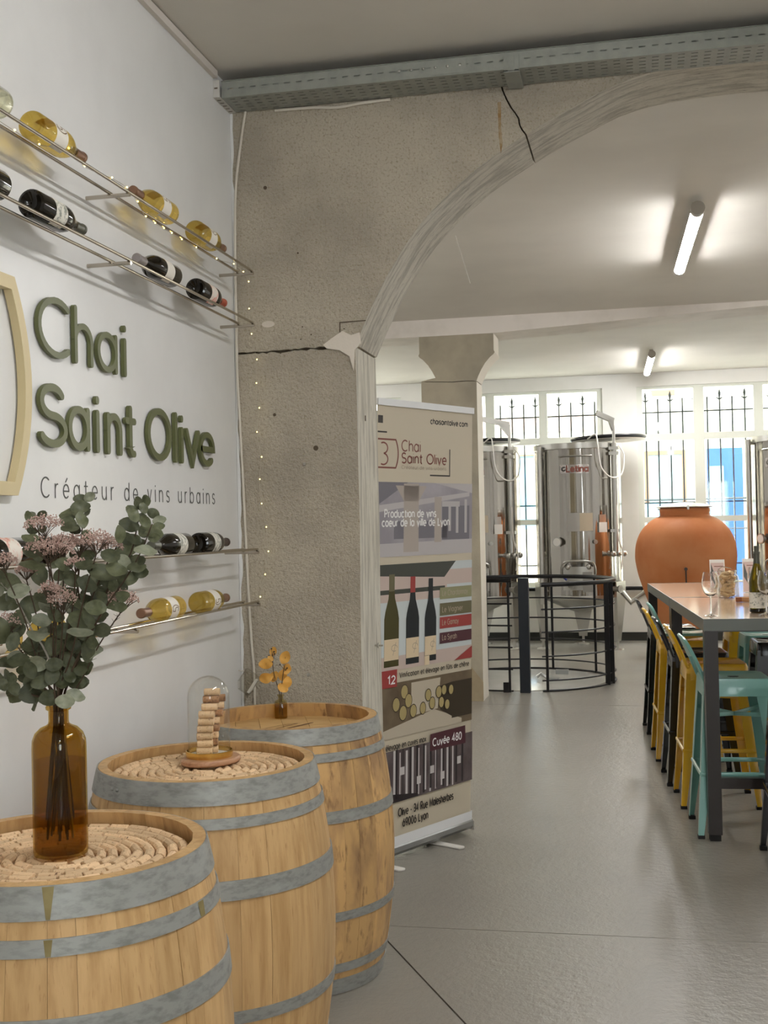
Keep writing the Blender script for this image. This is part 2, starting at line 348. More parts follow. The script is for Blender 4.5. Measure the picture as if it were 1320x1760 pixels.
def stroke(mb, pts, w, fn, d0, d1, mi=0, cap=4):
    P = [Vector((p[0], p[1])) for p in pts]
    closed = (P[0] - P[-1]).length < 1e-5
    if closed: P = P[:-1]
    k = len(P); Lf = []; Rt = []
    for i in range(k):
        a = P[i - 1] if (i > 0 or closed) else None; b = P[(i + 1) % k] if (i < k - 1 or closed) else None
        t1 = (P[i] - a).normalized() if a is not None else None; t2 = (b - P[i]).normalized() if b is not None else None
        t = ((t1 or t2) + (t2 or t1)); t = t.normalized() if t.length > 1e-6 else (t1 or t2)
        nn = Vector((-t.y, t.x)); q = (t1 or t2); c = max(.35, nn.dot(Vector((-q.y, q.x))))
        Lf.append(P[i] + nn * w / 2 / c); Rt.append(P[i] - nn * w / 2 / c)
    if closed:
        vs = [fn(p.x, p.y, d) for d in (d0, d1) for p in Lf + Rt]; fs = []
        for i in range(k):
            j = (i + 1) % k
            fs += [(2 * k + i, 2 * k + j, 3 * k + j, 3 * k + i)]
            if d1 != d0: fs += [(i, j, 2 * k + j, 2 * k + i), (k + j, k + i, 3 * k + i, 3 * k + j)]
        mb.add(vs, fs, mi); return
    out = list(Lf)
    t = (P[-1] - P[-2]).normalized(); n2 = Vector((-t.y, t.x))
    out += [P[-1] + (w / 2) * (math.cos(q) * n2 + math.sin(q) * t) for q in [PI * i / cap for i in range(1, cap)]] if cap else []
    out += Rt[::-1]
    t = (P[0] - P[1]).normalized(); n2 = Vector((-t.y, t.x))
    out += [P[0] + (w / 2) * (math.cos(q) * n2 + math.sin(q) * t) for q in [PI * i / cap for i in range(1, cap)]] if cap else []
    kk = len(out); vs = [fn(p.x, p.y, d) for d in (d0, d1) for p in out]
    ce = cap - 1 if cap else 0
    fs = []
    Ri = lambda i: k + ce + (k - 1 - i)
    for i in range(k - 1): fs.append((kk + i, kk + i + 1, kk + Ri(i + 1), kk + Ri(i)))
    if cap:
        fs.append(tuple(kk + x for x in range(k - 1, k + ce + 1))); fs.append(tuple(kk + x for x in list(range(k + ce + k - 1, kk)) + [0]))
    if d1 != d0: fs += [(i, (i + 1) % kk, kk + (i + 1) % kk, kk + i) for i in range(kk)]
    mb.add(vs, fs, mi)
def text_width(s, size, track=.12): return sum((GL[c][0] + track) * size for c in s) - track * size
def text(mb, s, u, v, size, w, fn, d0, d1, track=.12, mi=0, sx=1.0, cap=3):
    for c in s:
        g = GL[c]
        for i, st in enumerate(g[1]): stroke(mb, [(u + p[0] * size * sx, v + p[1] * size) for p in st], w, fn, d0 + i * 3e-5, d1 + i * 3e-5, mi, cap)
        u += (g[0] + track) * size * sx
    return u

# ================================================================ SETTING
XL, XR, YR, YB, ZC = -5.0, 6.5, -3.2, 15.5, 3.37
fl = MB(); fl.box(XL, XR, YR, YB + .3, -.12, -.006); floor = struct('floor', fl, GAPM, 0)
g = .0025
jl2 = lambda x: 4.4525 + (x - .687) * .0133
jl1 = lambda y: .722 + (4.274 - y) * (1.098 - .722) / (4.274 - 3.613)       # x of the slanting joint at y
J = (jl1(4.45), 4.452)
xa = jl1(YR)
def slab(poly):
    mb = MB(); mb.prism(poly, lambda u, v, d: (u, v, d), -.006, 0.0); mb.build('slab', FLOORM, floor, 0)
slab([(XL, jl2(XL) + g), (XR, jl2(XR) + g), (XR, 10.05), (XL, 10.0)])
slab([(XL, 10.0 + 2 * g), (XR, 10.05 + 2 * g), (XR, YB + .3), (XL, YB + .3)])
slab([(J[0] + g * 2, J[1] - g), (XR, jl2(XR) - g), (XR, YR), (xa + g * 2, YR)])
slab([(XL, jl2(XL) - g), (J[0] - g, J[1] - g), (xa - g, YR), (XL, YR)])

# ceiling: the three bays, slightly coved towards the beams
prof1 = [(YR, ZC), (4.6, ZC), (4.8, ZC)]
prof2 = [(5.2, 3.30), (5.55, 3.325), (6.1, ZC), (8.8, ZC), (9.6, 3.34), (10.2, 3.28)]
prof3 = [(10.65, 3.28), (11.2, 3.34), (11.9, ZC), (YB + .3, ZC)]
ce = MB()
for pr in (prof1, prof2, prof3):
    k = len(pr)
    ce.prism(pr + [(y, 3.6) for y, z in pr[::-1]], lambda u, v, d: (d, u, v), XL, XR)
ce.box(XL, XR, 4.8, 5.2, 3.45, 3.6); ce.box(XL, XR, 10.2, 10.65, 3.45, 3.6)
struct('ceiling', ce, CEIL, 20)

wl = MB(); wl.box(-.2, 0, YR, 4.8, 0, ZC); struct('wall_left', wl, WALL, 0)
w = MB(); w.box(XL, -.001, 4.805, 5.2, 0, 3.45); w.box(XL - .2, XL, 4.8, YB, 0, 3.6); struct('wall_left_far', w, WALL, 0)
w = MB(); w.box(XR, XR + .2, YR, YB, 0, 3.6); struct('wall_right', w, WALL, 0)
# rear wall (behind the viewer) with an unseen window added to let in more daylight
w = MB(); w.box(0, XR, YR - .2, YR, 0, .7); w.box(0, XR, YR - .2, YR, 2.6, 3.6); w.box(0, 3.4, YR - .2, YR, .7, 2.6); w.box(4.6, XR, YR - .2, YR, .7, 2.6)
struct('wall_rear', w, WALL, 0)
rw = thing('window_4', '', ''); del rw['label']; del rw['category']; rw['kind'] = 'structure'
w = MB()
for x in (3.4, 3.97, 4.54): w.box(x, x + .06, YR - .14, YR - .06, .7, 2.6)
w.box(3.4, 4.6, YR - .14, YR - .06, .7, .76); w.box(3.4, 4.6, YR - .14, YR - .06, 2.54, 2.6); w.build('frame', FRAMEW, rw, 0)
for x0, x1 in ((3.46, 3.97), (4.03, 4.54)): w = MB(); w.box(x0, x1, YR - .105, YR - .095, .76, 2.54); w.build('pane', PANE, rw, 0)

# thin pale conduit where the left wall meets the ceiling
t = MB(); t.box(.001, .02, YR, 4.6, 3.335, 3.365); struct('trim_1', t, BEAMP, 0)

# first pier and arch ------------------------------------------------------
random.seed(11)
def jag(p, q, n, amp):
    return [(p[0] + (q[0] - p[0]) * i / n + (random.uniform(-amp, amp) if 0 < i < n else 0) * (abs(q[1] - p[1]) > .1),
             p[1] + (q[1] - p[1]) * i / n + (random.uniform(-amp, amp) if 0 < i < n else 0) * (abs(q[1] - p[1]) <= .1)) for i in range(n + 1)]
ARCH = [(.522, 2.258), (.565, 2.352), (.61, 2.442), (.66, 2.532), (.705, 2.602), (.75, 2.668), (.80, 2.73), (.85, 2.781), (.90, 2.826), (.97, 2.886), (1.04, 2.94), (1.10, 2.98),
        (1.16, 3.016), (1.236, 3.058), (1.3, 3.092), (1.38, 3.132), (1.465, 3.170), (1.53, 3.2), (1.6, 3.228), (1.66, 3.245), (1.72, 3.258), (1.81, 3.270), (1.9, 3.277), (2.1, 3.283)]
MIR = [(4.2 - x, z) for x, z in ARCH[-2::-1]]
FN = lambda u, v, d: (u, d, v)
def wallpiece(name, poly, mats, split):
    mb = MB(); k = len(poly); yb_ = 5.18 if name == 'pier' else 5.2
    vs = [(u, 4.8, v) for u, v in poly] + [(u, yb_, v) for u, v in poly]
    mb.add(vs, [tuple(range(k - 1, -1, -1)), tuple(range(k, 2 * k))], 0)
    for i in range(k):
        mb.add([vs[i], vs[(i + 1) % k], vs[k + (i + 1) % k], vs[k + i]], [(0, 1, 2, 3)], split(poly[i], poly[(i + 1) % k]))
    return mb
wa = thing('wall_arch', '', ''); del wa['label']; del wa['category']; wa['kind'] = 'structure'
top = jag((0.001, 2.241), (.521, 2.248), 30, .0045)
pc = [(.001, 0), ] + [(.521, 0)] + [(.521 + (random.uniform(-.003, .003)), .3 * i) for i in range(1, 7)] + top[::-1]
wallpiece('pier', pc, None, lambda a, b: 1 if min(a[0], b[0]) > .5 else 0).build('pier', [CONC, FORM], wa, 25)
crk = jag((1.236, 3.058), (1.142, 3.262), 9, .007) + [(1.128, 3.45)]
poly = jag((.001, 2.2485), (.522, 2.2575), 30, .0035)[:-1] + [p for p in ARCH if p[0] <= 1.236] + crk[1:] + [(.001, 3.45)]
wallpiece('left_voussoir', poly, None, lambda a, b: 1 if (a in ARCH and b in ARCH) else 0).build('voussoir', [CONC, FORM_A], wa, 25)
gp = .006
foot = (crk[0][0] + gp, crk[0][1] + .003); SOF = set(ARCH) | set(MIR) | {foot}
poly = [(x + gp, z + gp * .3) for x, z in crk[::-1][:-1]] + [foot] + [p for p in ARCH if p[0] > 1.24] + MIR + [(3.678, 0), (4.2, 0), (4.2, 3.45)]
wallpiece('right_voussoir', poly, None, lambda a, b: 1 if (a in SOF and b in SOF) else 0).build('voussoir', [CONC, FORM_A], wa, 25)
w = MB(); w.box(.002, .505, 4.825, 5.17, 2.2, 2.3); w.prism([(1.20, 3.12), (1.26, 3.12), (1.2, 3.44), (1.08, 3.44)], FN, 4.83, 5.17); w.build('joint_filling', DARKGAP, wa, 0)
w = MB(); w.box(4.2, XR, 4.8, 5.2, 0, 3.45); w.build('wall_panel', WALL, wa, 0)
# torn paint edge of the white wall lapping onto the pier
random.seed(3)
e = [(.0015, 0), (.0015, 3.30)] + [(.006 + random.uniform(0, .012), 3.30 - i * .055) for i in range(61)]
w = MB(); w.prism([(x, max(0, z)) for x, z in e], FN, 4.797, 4.7995); w.build('paint_edge', WALL, wa, 0)
# plaster patch, block outline and filler spot at the springing
pt = [(.385, 2.262), (.43, 2.292), (.47, 2.316), (.505, 2.296), (.54, 2.305), (.545, 2.26), (.519, 2.235), (.512, 2.15), (.497, 2.21), (.455, 2.237), (.40, 2.247)]
w = MB(); w.prism(pt, FN, 4.791, 4.801); w.build('plaster_patch', PATCH, wa, 30)
w = MB(); stroke(w, [(.457, 2.296), (.458, 2.352), (.566, 2.354)], .004, FN, 4.7985, 4.7975); w.build('block_outline', DARKGAP, wa, 0)
w = MB(); w.prism([(.15 + .028 * math.cos(q), 2.362 + .014 * math.sin(q)) for q in [i * PI / 7 for i in range(14)]], FN, 4.796, 4.801); w.build('filler_spot', PATCH, wa, 0)
for x, z, r in ((.148, 2.934, .008), (.344, 1.838, .011), (.284, 2.651, .004), (.297, 2.343, .003), (.334, 2.309, .003), (.289, 2.292, .003), (.2, 2.24, .004), (.169, 1.983, .007), (.475, 2.325, .003)):
    w = MB(); w.lathe([(0, 4.7985), (r, 4.7985), (r, 4.80)], 10, (x, 0, z), axis='y'); w.build('drill_hole', DARKGAP, wa, 0)
w = MB(); w.box(.5225, .524, 4.94, 4.952, 1.955, 1.978); w.build('drill_hole', DARKGAP, wa, 0)
# rust run beside the crack
w = MB(); w.prism([(1.128, 3.2), (1.142, 3.2), (1.14, 3.1), (1.145, 3.04), (1.137, 2.99), (1.13, 3.06)], FN, 4.7985, 4.80); w.build('rust_run', mat('rust_run', srgb(150, 118, 76), .9, var=(30, srgb(176, 158, 130), .4, .6)), wa, 0)

# second pillar with its flared capital and the beam it carries -----------
pl = thing('pillar', '', ''); del pl['label']; del pl['category']; pl['kind'] = 'structure'
def twoface(poly, y0, y1, name, m0, m1, parent):
    mb = MB(); k = len(poly); vs = [(u, y0, v) for u, v in poly] + [(u, y1, v) for u, v in poly]
    mb.add(vs, [tuple(range(k - 1, -1, -1)), tuple(range(k, 2 * k))], 0)
    for i in range(k): mb.add([vs[i], vs[(i + 1) % k], vs[k + (i + 1) % k], vs[k + i]], [(0, 1, 2, 3)], 1)
    return mb.build(name, [m0, m1], parent, 30)
SIDELIT = mat('pillar_side_window_light', srgb(226, 218, 204), .7, bump=(40, .2, .005))  # window light on the pillar's sides, painted in as a paler colour
twoface([(-.178, 0), (.302, 0), (.302, 2.728), (.22, 2.733), (.1, 2.729), (0, 2.735), (-.178, 2.745)], 10.2, 10.55, 'shaft', CONC_D, SIDELIT, pl)
cr_ = [(.302, 2.736), (.318, 2.775), (.345, 2.83), (.38, 2.885), (.425, 2.935), (.452, 2.955), (.463, 2.972), (.455, 2.99), (.455, 3.135)]
twoface([(-.178, 2.75), (0, 2.741), (.1, 2.737), (.22, 2.741)] + cr_ + [(.125 - (x - .14) , z) for x, z in cr_[::-1]][:-1], 10.2, 10.55, 'capital', CONC_D, SIDELIT, pl)
w = MB(); w.prism([(-.178, 0), (.303, 0), (.303, .165), (.18, .32), (-.178, .32)], FN, 10.192, 10.2); w.build('base_facing', mat('pillar_base_render', srgb(166, 150, 122), .85, var=(5, srgb(150, 134, 108), .4, .7)), pl, 0)
bz = lambda x: 3.135 + .10 * max(0, min(1, (x - .46) / 2.2)) if x < 3 else 3.135 + .10 * max(0, min(1, (5.3 - x) / 2.2))
xs = [XL, -.45, .46, 1.2, 2.0, 2.66, 3.1, 3.9, 4.6, 5.3, XR]
w = MB(); w.prism([(x, bz(x)) for x in xs] + [(XR, 3.45), (XL, 3.45)], FN, 10.2, 10.65)
o = struct('trim_2', w, BEAMP, 20)

# back wall with its tall windows -----------------------------------------
WIN = [[(-3.50, -2.90), (-2.78, -2.17), (-2.09, -1.478)], [(-.93, -.30), (-.186, .391), (.496, 1.128)], [(1.695, 2.320), (2.447, 3.046), (3.157, 3.76)], [(4.35, 4.95), (5.06, 5.66)]]
w = MB(); w.box(XL, XR, YB, YB + .28, 0, .68); w.box(XL, XR, YB, YB + .28, 3.20, 3.6)
edges = [XL] + [q for L_ in WIN for q in (L_[0][0] - .07, L_[-1][1] + .07)] + [XR]
for i in range(0, len(edges), 2): w.box(edges[i], edges[i + 1], YB, YB + .28, .68, 3.20)
struct('wall_back', w, BACKW, 0)
w = MB(); w.box(XL, XR, YB - .02, YB, 0, .105); struct('baseboard_back', w, mat('dark_baseboard', srgb(40, 42, 38), .6), 0)
ZB = [(.74, 1.48), (1.552, 2.515), (2.598, 3.168)]
for n, L_ in enumerate(WIN):
    wn = thing('window_%d' % (n + 1 if n < 3 else 5), '', ''); del wn['label']; del wn['category']; wn['kind'] = 'structure'
    a, b = L_[0][0] - .07, L_[-1][1] + .07
    f = MB(); xx = [a] + [q for l in L_ for q in l] + [b]
    for i in range(0, len(xx), 2): f.box(xx[i], xx[i + 1], YB + .04, YB + .12, .68, 3.2)
    f.build('mullion_frame', FRAMEW, wn, 0)
    for l in L_:
        for z0, z1 in ((.68, .74), (1.48, 1.552), (2.515, 2.598), (3.168, 3.2)):
            f = MB(); f.box(l[0], l[1], YB + .045, YB + .115, z0, z1); f.build('rail', FRAMEW, wn, 0)
        for z0, z1 in ZB:
            f = MB(); f.box(l[0], l[1], YB + .078, YB + .084, z0, z1); f.build('pane', PANE, wn, 0)
    f = MB(); f.box(a, b, YB - .02, YB + .06, .655, .682); f.build('sill', FRAMEW, wn, 0)
# dark pipe along the foot of the windows
p = MB(); p.tube([(-4.9, YB - .05, .66), (1.3, YB - .05, .66), (3.6, YB - .05, .66)], .025, 10); tag(p.build('wall_pipe', BLACKM), 'black pipe running along the back wall below the windows', 'pipe')
# iron grilles outside
for n, L_ in enumerate(WIN[:3]):
    a, b = L_[0][0] - .05, L_[-1][1] + .05
    lab = ['black iron grille with spear points outside the far left window', 'black iron grille with spear points outside the window behind the steel tanks',
           'black iron grille with spear points outside the window behind the terracotta jar'][n]
    gr = thing('window_grille', lab, 'grille', (a, YB + .24, .7), group='iron window grilles')
    k = 0; x = .09
    tipped = random.Random(n)
    while x < b - a - .02:
        mb = MB(); mb.tube([(x, 0, 0), (x, 0, 2.36)], .0105, 6)
        tip = k % 2 == 0
        if tip:
            mb.tube([(x, 0, 2.36), (x, 0, 2.40), (x, 0, 2.46)], [.0105, .02, .001], 6)
            mb.tube([(x - .045, 0, 2.35), (x, 0, 2.325), (x + .045, 0, 2.35)], [.004, .016, .004], 6)
        mb.build('bar', IRON, gr); x += .1525; k += 1
    for z in (.25, 1.03, 2.185):
        mb = MB(); mb.box(0, b - a, -.006, .006, z - .009, z + .009); mb.build('cross_rail', IRON, gr, 0)
# the street beyond
w = MB(); w.box(-14, 16, YB + .35, 21, -.32, -.3); o = w.build('street_paving', STREET, None, 0); o['kind'] = 'structure'
fa = thing('street_facade', 'pale rendered house front across the street with a blue door', 'building', (0, 21, -.3))
w = MB(); w.box(-14, 16, 0, .3, 0, 9); w.build('wall', FACADE, fa, 0)
w = MB(); w.box(.95, 16, -.05, 0, 3.3, 3.5); w.build('render_band', FACADE_B, fa, 0)
w = MB(); w.box(-14, .9, -.05, 0, 3.38, 3.64); w.build('render_band', FACADE_P, fa, 0)
w = MB(); w.box(1.77, 2.25, -.06, 0, 3.93, 4.02); w.build('ledge', BROWNF, fa, 0)
def fwin(x0, x1, z0, z1, mt, fr=.07):
    mb = MB(); mb.box(x0, x0 + fr, -.06, 0, z0, z1); mb.box(x1 - fr, x1, -.06, 0, z0, z1); mb.box(x0 + fr, x1 - fr, -.06, 0, z1 - fr, z1); o = mb.build('window_frame', BROWNF, fa, 0)
    mb = MB(); mb.box(x0 + fr, x1 - fr, -.03, 0, z0, z1 - fr); mb.build('blind', mt, fa, 0)
fwin(1.72, 2.41, 1.75, 2.99, PALEB); fwin(-.45, .1, 1.75, 3.0, BLUEL, .03); fwin(-2.6, -1.9, 1.75, 3.0, PALEB); fwin(4.4, 5.1, 1.75, 3.0, PALEB)
w = MB(); w.box(2.75, 3.33, -.05, 0, .0, 3.0); w.build('door', BLUED, fa, 0)
w = MB(); w.box(2.77, 3.02, -.07, -.05, 1.5, 2.7); w.build('door_panel', BLUEL, fa, 0)
w = MB(); w.tube([(1.6, -.3, 2.15), (3.6, -.3, 2.15)], .02, 6); w.tube([(1.6, -.3, 1.65), (3.6, -.3, 1.65)], .015, 6); w.build('hand_rail', IRON, fa)
w = MB(); w.box(1.72, 2.3, -.32, -.3, 1.7, 2.1); w.build('blue_panel', BLUEL, fa, 0)
w = MB(); w.box(-.45, .2, -.32, -.3, 1.7, 2.1); w.build('blue_panel', BLUEL, fa, 0)

# ================================================================ CEILING LAMPS
def lamp(p, q, label, group='ceiling tube lamps'):
    p, q = Vector(p), Vector(q); d = q - p; Ln = d.length
    t = thing('ceiling_lamp', label, 'lamp', p, group=group, rot=(0, 0, math.atan2(-d.x, d.y)))
    mb = MB(); mb.lathe([(.036, .06), (.036, Ln - .06)], 20, axis='y'); mb.build('tube', TUBE, t)
    mb = MB(); pr_ = [(.040, .06), (.040, Ln - .06), (.0375, Ln - .06), (.0375, .06), (.040, .06)]; mb.lathe(pr_, 10, a0=-.28, a1=PI + .28, axis='y'); mb.build('glow_shield', CAPG, t)  # opaque upper shell added to cut the tube's glow on the ceiling
    for y0, y1 in ((0, .06), (Ln - .06, Ln)):
        mb = MB(); mb.lathe([(0, y0), (.041, y0), (.041, y1), (0, y1)], 20, axis='y'); mb.build('end_cap', CAPG, t)
    for y in (.16, Ln - .16):
        mb = MB(); mb.box(-.02, .02, y - .015, y + .015, .034, ZC - p.z); mb.build('mounting_clip', CAPG, t, 0)
    return t
lamp((2.012, 7.12, 3.30), (1.957, 8.88, 3.30), 'long lit white tube lamp on the ceiling just beyond the arch')
lamp((1.803, 13.25, 3.30), (1.755, 14.95, 3.30), 'small far lit white tube lamp on the ceiling near the back windows')
for p, q, lb in (((2.35, 1.7, 3.30), (2.30, 3.4, 3.30), 'lit tube lamp on the front ceiling above the barrels, out of the picture'),
                 ((2.45, -1.9, 3.30), (2.40, -.2, 3.30), 'unseen tube lamp added on the front ceiling behind the viewer'),
                 ((4.5, 7.1, 3.30), (4.45, 8.8, 3.30), 'unseen tube lamp added on the middle ceiling right of the bar tables'),
                 ((4.4, 13.2, 3.30), (4.35, 14.9, 3.30), 'unseen tube lamp added on the rear ceiling to the far right'),
                 ((-2.6, 7.1, 3.30), (-2.65, 8.8, 3.30), 'unseen tube lamp added on the middle ceiling hidden behind the pier'),
                 ((-2.6, 13.2, 3.30), (-2.65, 14.9, 3.30), 'unseen tube lamp added on the rear ceiling hidden behind the pillar')):
    lamp(p, q, lb)  # all but the one above the barrels are unseen extras added for brightness

# ================================================================ BARRELS
HB, RH, RB, STV = .8642, .2993, .352, .026
br = lambda z: RB - (RB - RH) * ((z - HB / 2) / (HB / 2)) ** 2
HEADZ = HB - .047
def barrel(name, label, loc, hoops, wood, seed, head_show=False):
    rnd = random.Random(seed)
    t = thing(name, label, 'barrel', loc, 0, 'oak wine barrels along the wall')
    ws = [rnd.uniform(.75, 1.3) for _ in range(30)]; tot = sum(ws); a = rnd.uniform(0, 1)
    zs = [HB * i / 12 for i in range(13)]
    for w_ in ws:
        b = a + 2 * PI * w_ / tot; g_ = .0009
        mb = MB(); vs = []
        dr = rnd.uniform(-.0012, .0004)
        for z in zs:
            for q in (a + g_, (a + b) / 2, b - g_): vs.append(((br(z) + dr) * math.cos(q), (br(z) + dr) * math.sin(q), z))
            for q in (b - g_ * .5, a + g_ * .5): vs.append(((br(z) - STV) * math.cos(q), (br(z) - STV) * math.sin(q), z))
        fs = []
        for i in range(12):
            for j in range(5): fs.append((i * 5 + j, i * 5 + (j + 1) % 5, i * 5 + 5 + (j + 1) % 5, i * 5 + 5 + j))
        fs += [(4, 3, 2, 1, 0), (60, 61, 62, 63, 64)]
        mb.add(vs, fs); mb.build('stave', wood, t, 40); a = b
    for z0, z1 in hoops:            # metres up from the floor
        n = 5; pr = [(br(z0 + (z1 - z0) * i / n) + .0032, z0 + (z1 - z0) * i / n) for i in range(n + 1)]
        pr = pr + [(r_ - .003, z) for r_, z in pr[::-1]] + [pr[0]]
        mb = MB(); mb.lathe(pr, 72); h = mb.build('hoop', ZINC, t, 40)
        q = -2.1 + (rnd.uniform(-.5, .5) if z1 < HB - .01 else 0)
        for s_ in (-.035, .035):
            r_ = br((z0 + z1) / 2) + .003; mb = MB(); mb.ball((r_ * math.cos(q + s_), r_ * math.sin(q + s_), (z0 + z1) / 2), .0055, 8, 4); mb.build('rivet', ZINC, h)
    R = br(HEADZ) - STV + .001; edges = [-R, -.185, -.1, -.02, .07, .15, .215, R]; rot = rnd.uniform(0, 3) if not head_show else .35
    for i in range(7):
        x0, x1 = edges[i] + .0006, edges[i + 1] - .0006; pts = []
        for k in range(7): x = x0 + (x1 - x0) * k / 6; pts.append((x, math.sqrt(max(0, R * R - x * x))))
        pts += [(x, -y) for x, y in pts[::-1]]
        cs, sn = math.cos(rot), math.sin(rot)
        mb = MB(); mb.prism(pts, lambda u, v, d: (u * cs - v * sn, u * sn + v * cs, d), HEADZ - .022, HEADZ + rnd.uniform(-.0008, 0)); mb.build('head_board', OAKHEAD, t, 0)
    return t
hp = lambda L_: [(HB - b, HB - a) for a, b in L_]
B1 = barrel('oak_barrel', 'nearest oak barrel, cork-covered, carrying the big amber vase of eucalyptus', (.4575, 2.3073, 0),
            hp([(0.0005, .060), (.092, .123), (.229, .278), (.575, .612), (.745, .776), (.806, .862)]), OAK, 3)
B2 = barrel('oak_barrel', 'middle oak barrel, cork-covered, carrying the glass dome', (.4449, 3.2027, 0),
            hp([(0.0005, .060), (.092, .119), (.246, .295), (.576, .609), (.745, .776), (.806, .862)]), OAK, 5)
B3 = barrel('oak_barrel', 'farthest and most stained oak barrel, bare plank top, touching the concrete pier', (.4519, 3.9919, 0),
            hp([(0.0005, .053), (.081, .108), (.263, .301), (.586, .615), (.758, .788), (.810, .862)]), OAK_O, 8, True)
# honey-coloured drips down the near barrel's hoops
for (q, z0, z1, wd_, tp) in ((-1.17, HB - .002, HB - .059, .022, .35), (-1.17, HB - .093, HB - .122, .016, .6), (-.12, HB - .093, HB - .122, .022, .8)):
    mb = MB(); vs = []
    for i in range(5):
        z = z0 + (z1 - z0) * i / 4; r_ = br(z) + .0038; hw = wd_ / 2 * (1 + (tp - 1) * i / 4) / r_
        vs += [(r_ * math.cos(q - hw), r_ * math.sin(q - hw), z), (r_ * math.cos(q + hw), r_ * math.sin(q + hw), z)]
    mb.add(vs, [(2 * i, 2 * i + 1, 2 * i + 3, 2 * i + 2) for i in range(4)]); mb.build('drip_stain', RUSTY, B1)
# lettering burnt into the bare barrel head
fnh = lambda o, ang: (lambda u, v, d: (o[0] + u * math.cos(ang) - v * math.sin(ang), o[1] + u * math.sin(ang) + v * math.cos(ang), HEADZ + .0006 + d))
BURN = mat('burnt_mark', srgb(112, 78, 44), .7)
f_ = fnh((-.012, .0), 1.1); mb = MB(); stroke(mb, A(0, .04, .1, .028, 200, 20, 10), .0035, f_, 0, 0); stroke(mb, [(0, .0), (.14, .01)], .012, f_, 0, 0); stroke(mb, [(-.05, .03), (.1, .045)], .006, f_, 0, 0); mb.build('burnt_mark', BURN, B3, 0)

# cork mosaics ------------------------------------------------------------
def cork_mesh(L_, r, seed):
    mb = MB(); mb.lathe([(0, 0), (r - .0012, 0), (r, .0015), (r, L_ - .0015), (r - .0012, L_), (0, L_)], 10, axis='y'); return mb.mesh('cork', CORK)
CK = [cork_mesh(l, r, i) for i, (l, r) in enumerate(((.045, .0113), (.0435, .0109), (.046, .0115)))]
LD_ = [.045, .0435, .046]
def mosaic(label, loc, seed):
    rnd = random.Random(seed)
    t = thing('cork_mosaic', label, 'cork mosaic', loc, 0, 'cork mosaics on the barrel heads')
    r = .254
    while r > .02:
        n = max(3, int(2 * PI * r / .0488)); ph = rnd.uniform(0, 1)
        for i in range(n):
            q = ph + 2 * PI * i / n + rnd.uniform(-.02, .02) * .05 / r; k = rnd.randrange(3)
            rr = r + rnd.uniform(-.0012, .0012); tq = q + PI / 2 + rnd.uniform(-.06, .06)
            dx, dy = math.cos(tq), math.sin(tq); L_ = LD_[k]
            o = link('cork', CK[k], t, (rr * math.cos(q) - dx * L_ / 2, rr * math.sin(q) - dy * L_ / 2, .0118 + rnd.uniform(0, .0016)))
            o.rotation_euler = (0, rnd.uniform(0, 6.28), 0); o.rotation_mode = 'XYZ'
            o.matrix_local = Matrix.Translation(o.location) @ Matrix.Rotation(tq - PI / 2, 4, 'Z') @ Matrix.Rotation(rnd.uniform(0, 6.28), 4, 'Y')
        r -= .0246
    return t
mosaic('ring mosaic of wine corks on the nearest barrel under the amber vase', (.4575, 2.3073, HEADZ), 1)
mosaic('ring mosaic of wine corks on the middle barrel around the wooden board', (.4449, 3.2027, HEADZ), 2)
CT = HEADZ + .0262

# ================================================================ VASES, DOME
V1 = (.462, 2.300, CT)
t = thing('glass_vase', 'tall amber apothecary bottle vase half full of water on the nearest barrel', 'vase', V1)
pr = [(0, .0), (.045, 0), (.0545, .004), (.0555, .012), (.0555, .222), (.0545, .238), (.049, .252), (.038, .263), (.026, .268), (.0215, .272), (.0205, .278), (.0205, .298), (.0255, .301), (.0262, .306), (.0235, .310), (.019, .309), (.0178, .303), (.0178, .277), (.022, .268), (.036, .259), (.047, .248), (.052, .235), (.0527, .222), (.0527, .016), (.048, .008), (0, .007)]
mb = MB(); mb.lathe(pr, 48); mb.build('glass', AMBER, t, 40)
mb = MB(); mb.lathe([(0, .0085), (.047, .009), (.0518, .017), (.0518, .196), (0, .196)], 40); mb.build('water', AMBER_W, t, 40)
V3 = (.352, 4.212, HEADZ + .001)
t = thing('bud_vase', 'little square smoky amber bottle vase on the farthest barrel', 'vase', V3, .3)
mb = MB(); sq = lambda r, z, e=.55: [(r * (abs(math.cos(q)) ** e) * (1 if math.cos(q) >= 0 else -1), r * (abs(math.sin(q)) ** e) * (1 if math.sin(q) >= 0 else -1), z) for q in [PI / 4 * 0 + i * 2 * PI / 24 for i in range(24)]]
rings = [sq(.022, 0), sq(.0235, .003), sq(.0235, .056), sq(.021, .062), sq(.0115, .067, 1), sq(.0095, .070, 1), sq(.0095, .080, 1), sq(.0125, .081, 1), sq(.0125, .085, 1), sq(.0085, .085, 1)]
vs = [p for r_ in rings for p in r_]; fs = [(i * 24 + j, i * 24 + (j + 1) % 24, i * 24 + 24 + (j + 1) % 24, i * 24 + 24 + j) for i in range(9) for j in range(24)] + [tuple(range(23, -1, -1))]
mb.add(vs, fs); mb.build('glass', OLIVEG, t, 40)
mb = MB(); mb.prism([(p[0] * .93, p[1] * .93) for p in sq(.0235, 0)], lambda u, v, d: (u, v, d), .003, .05); mb.build('water', OLIVEG, t, 40)

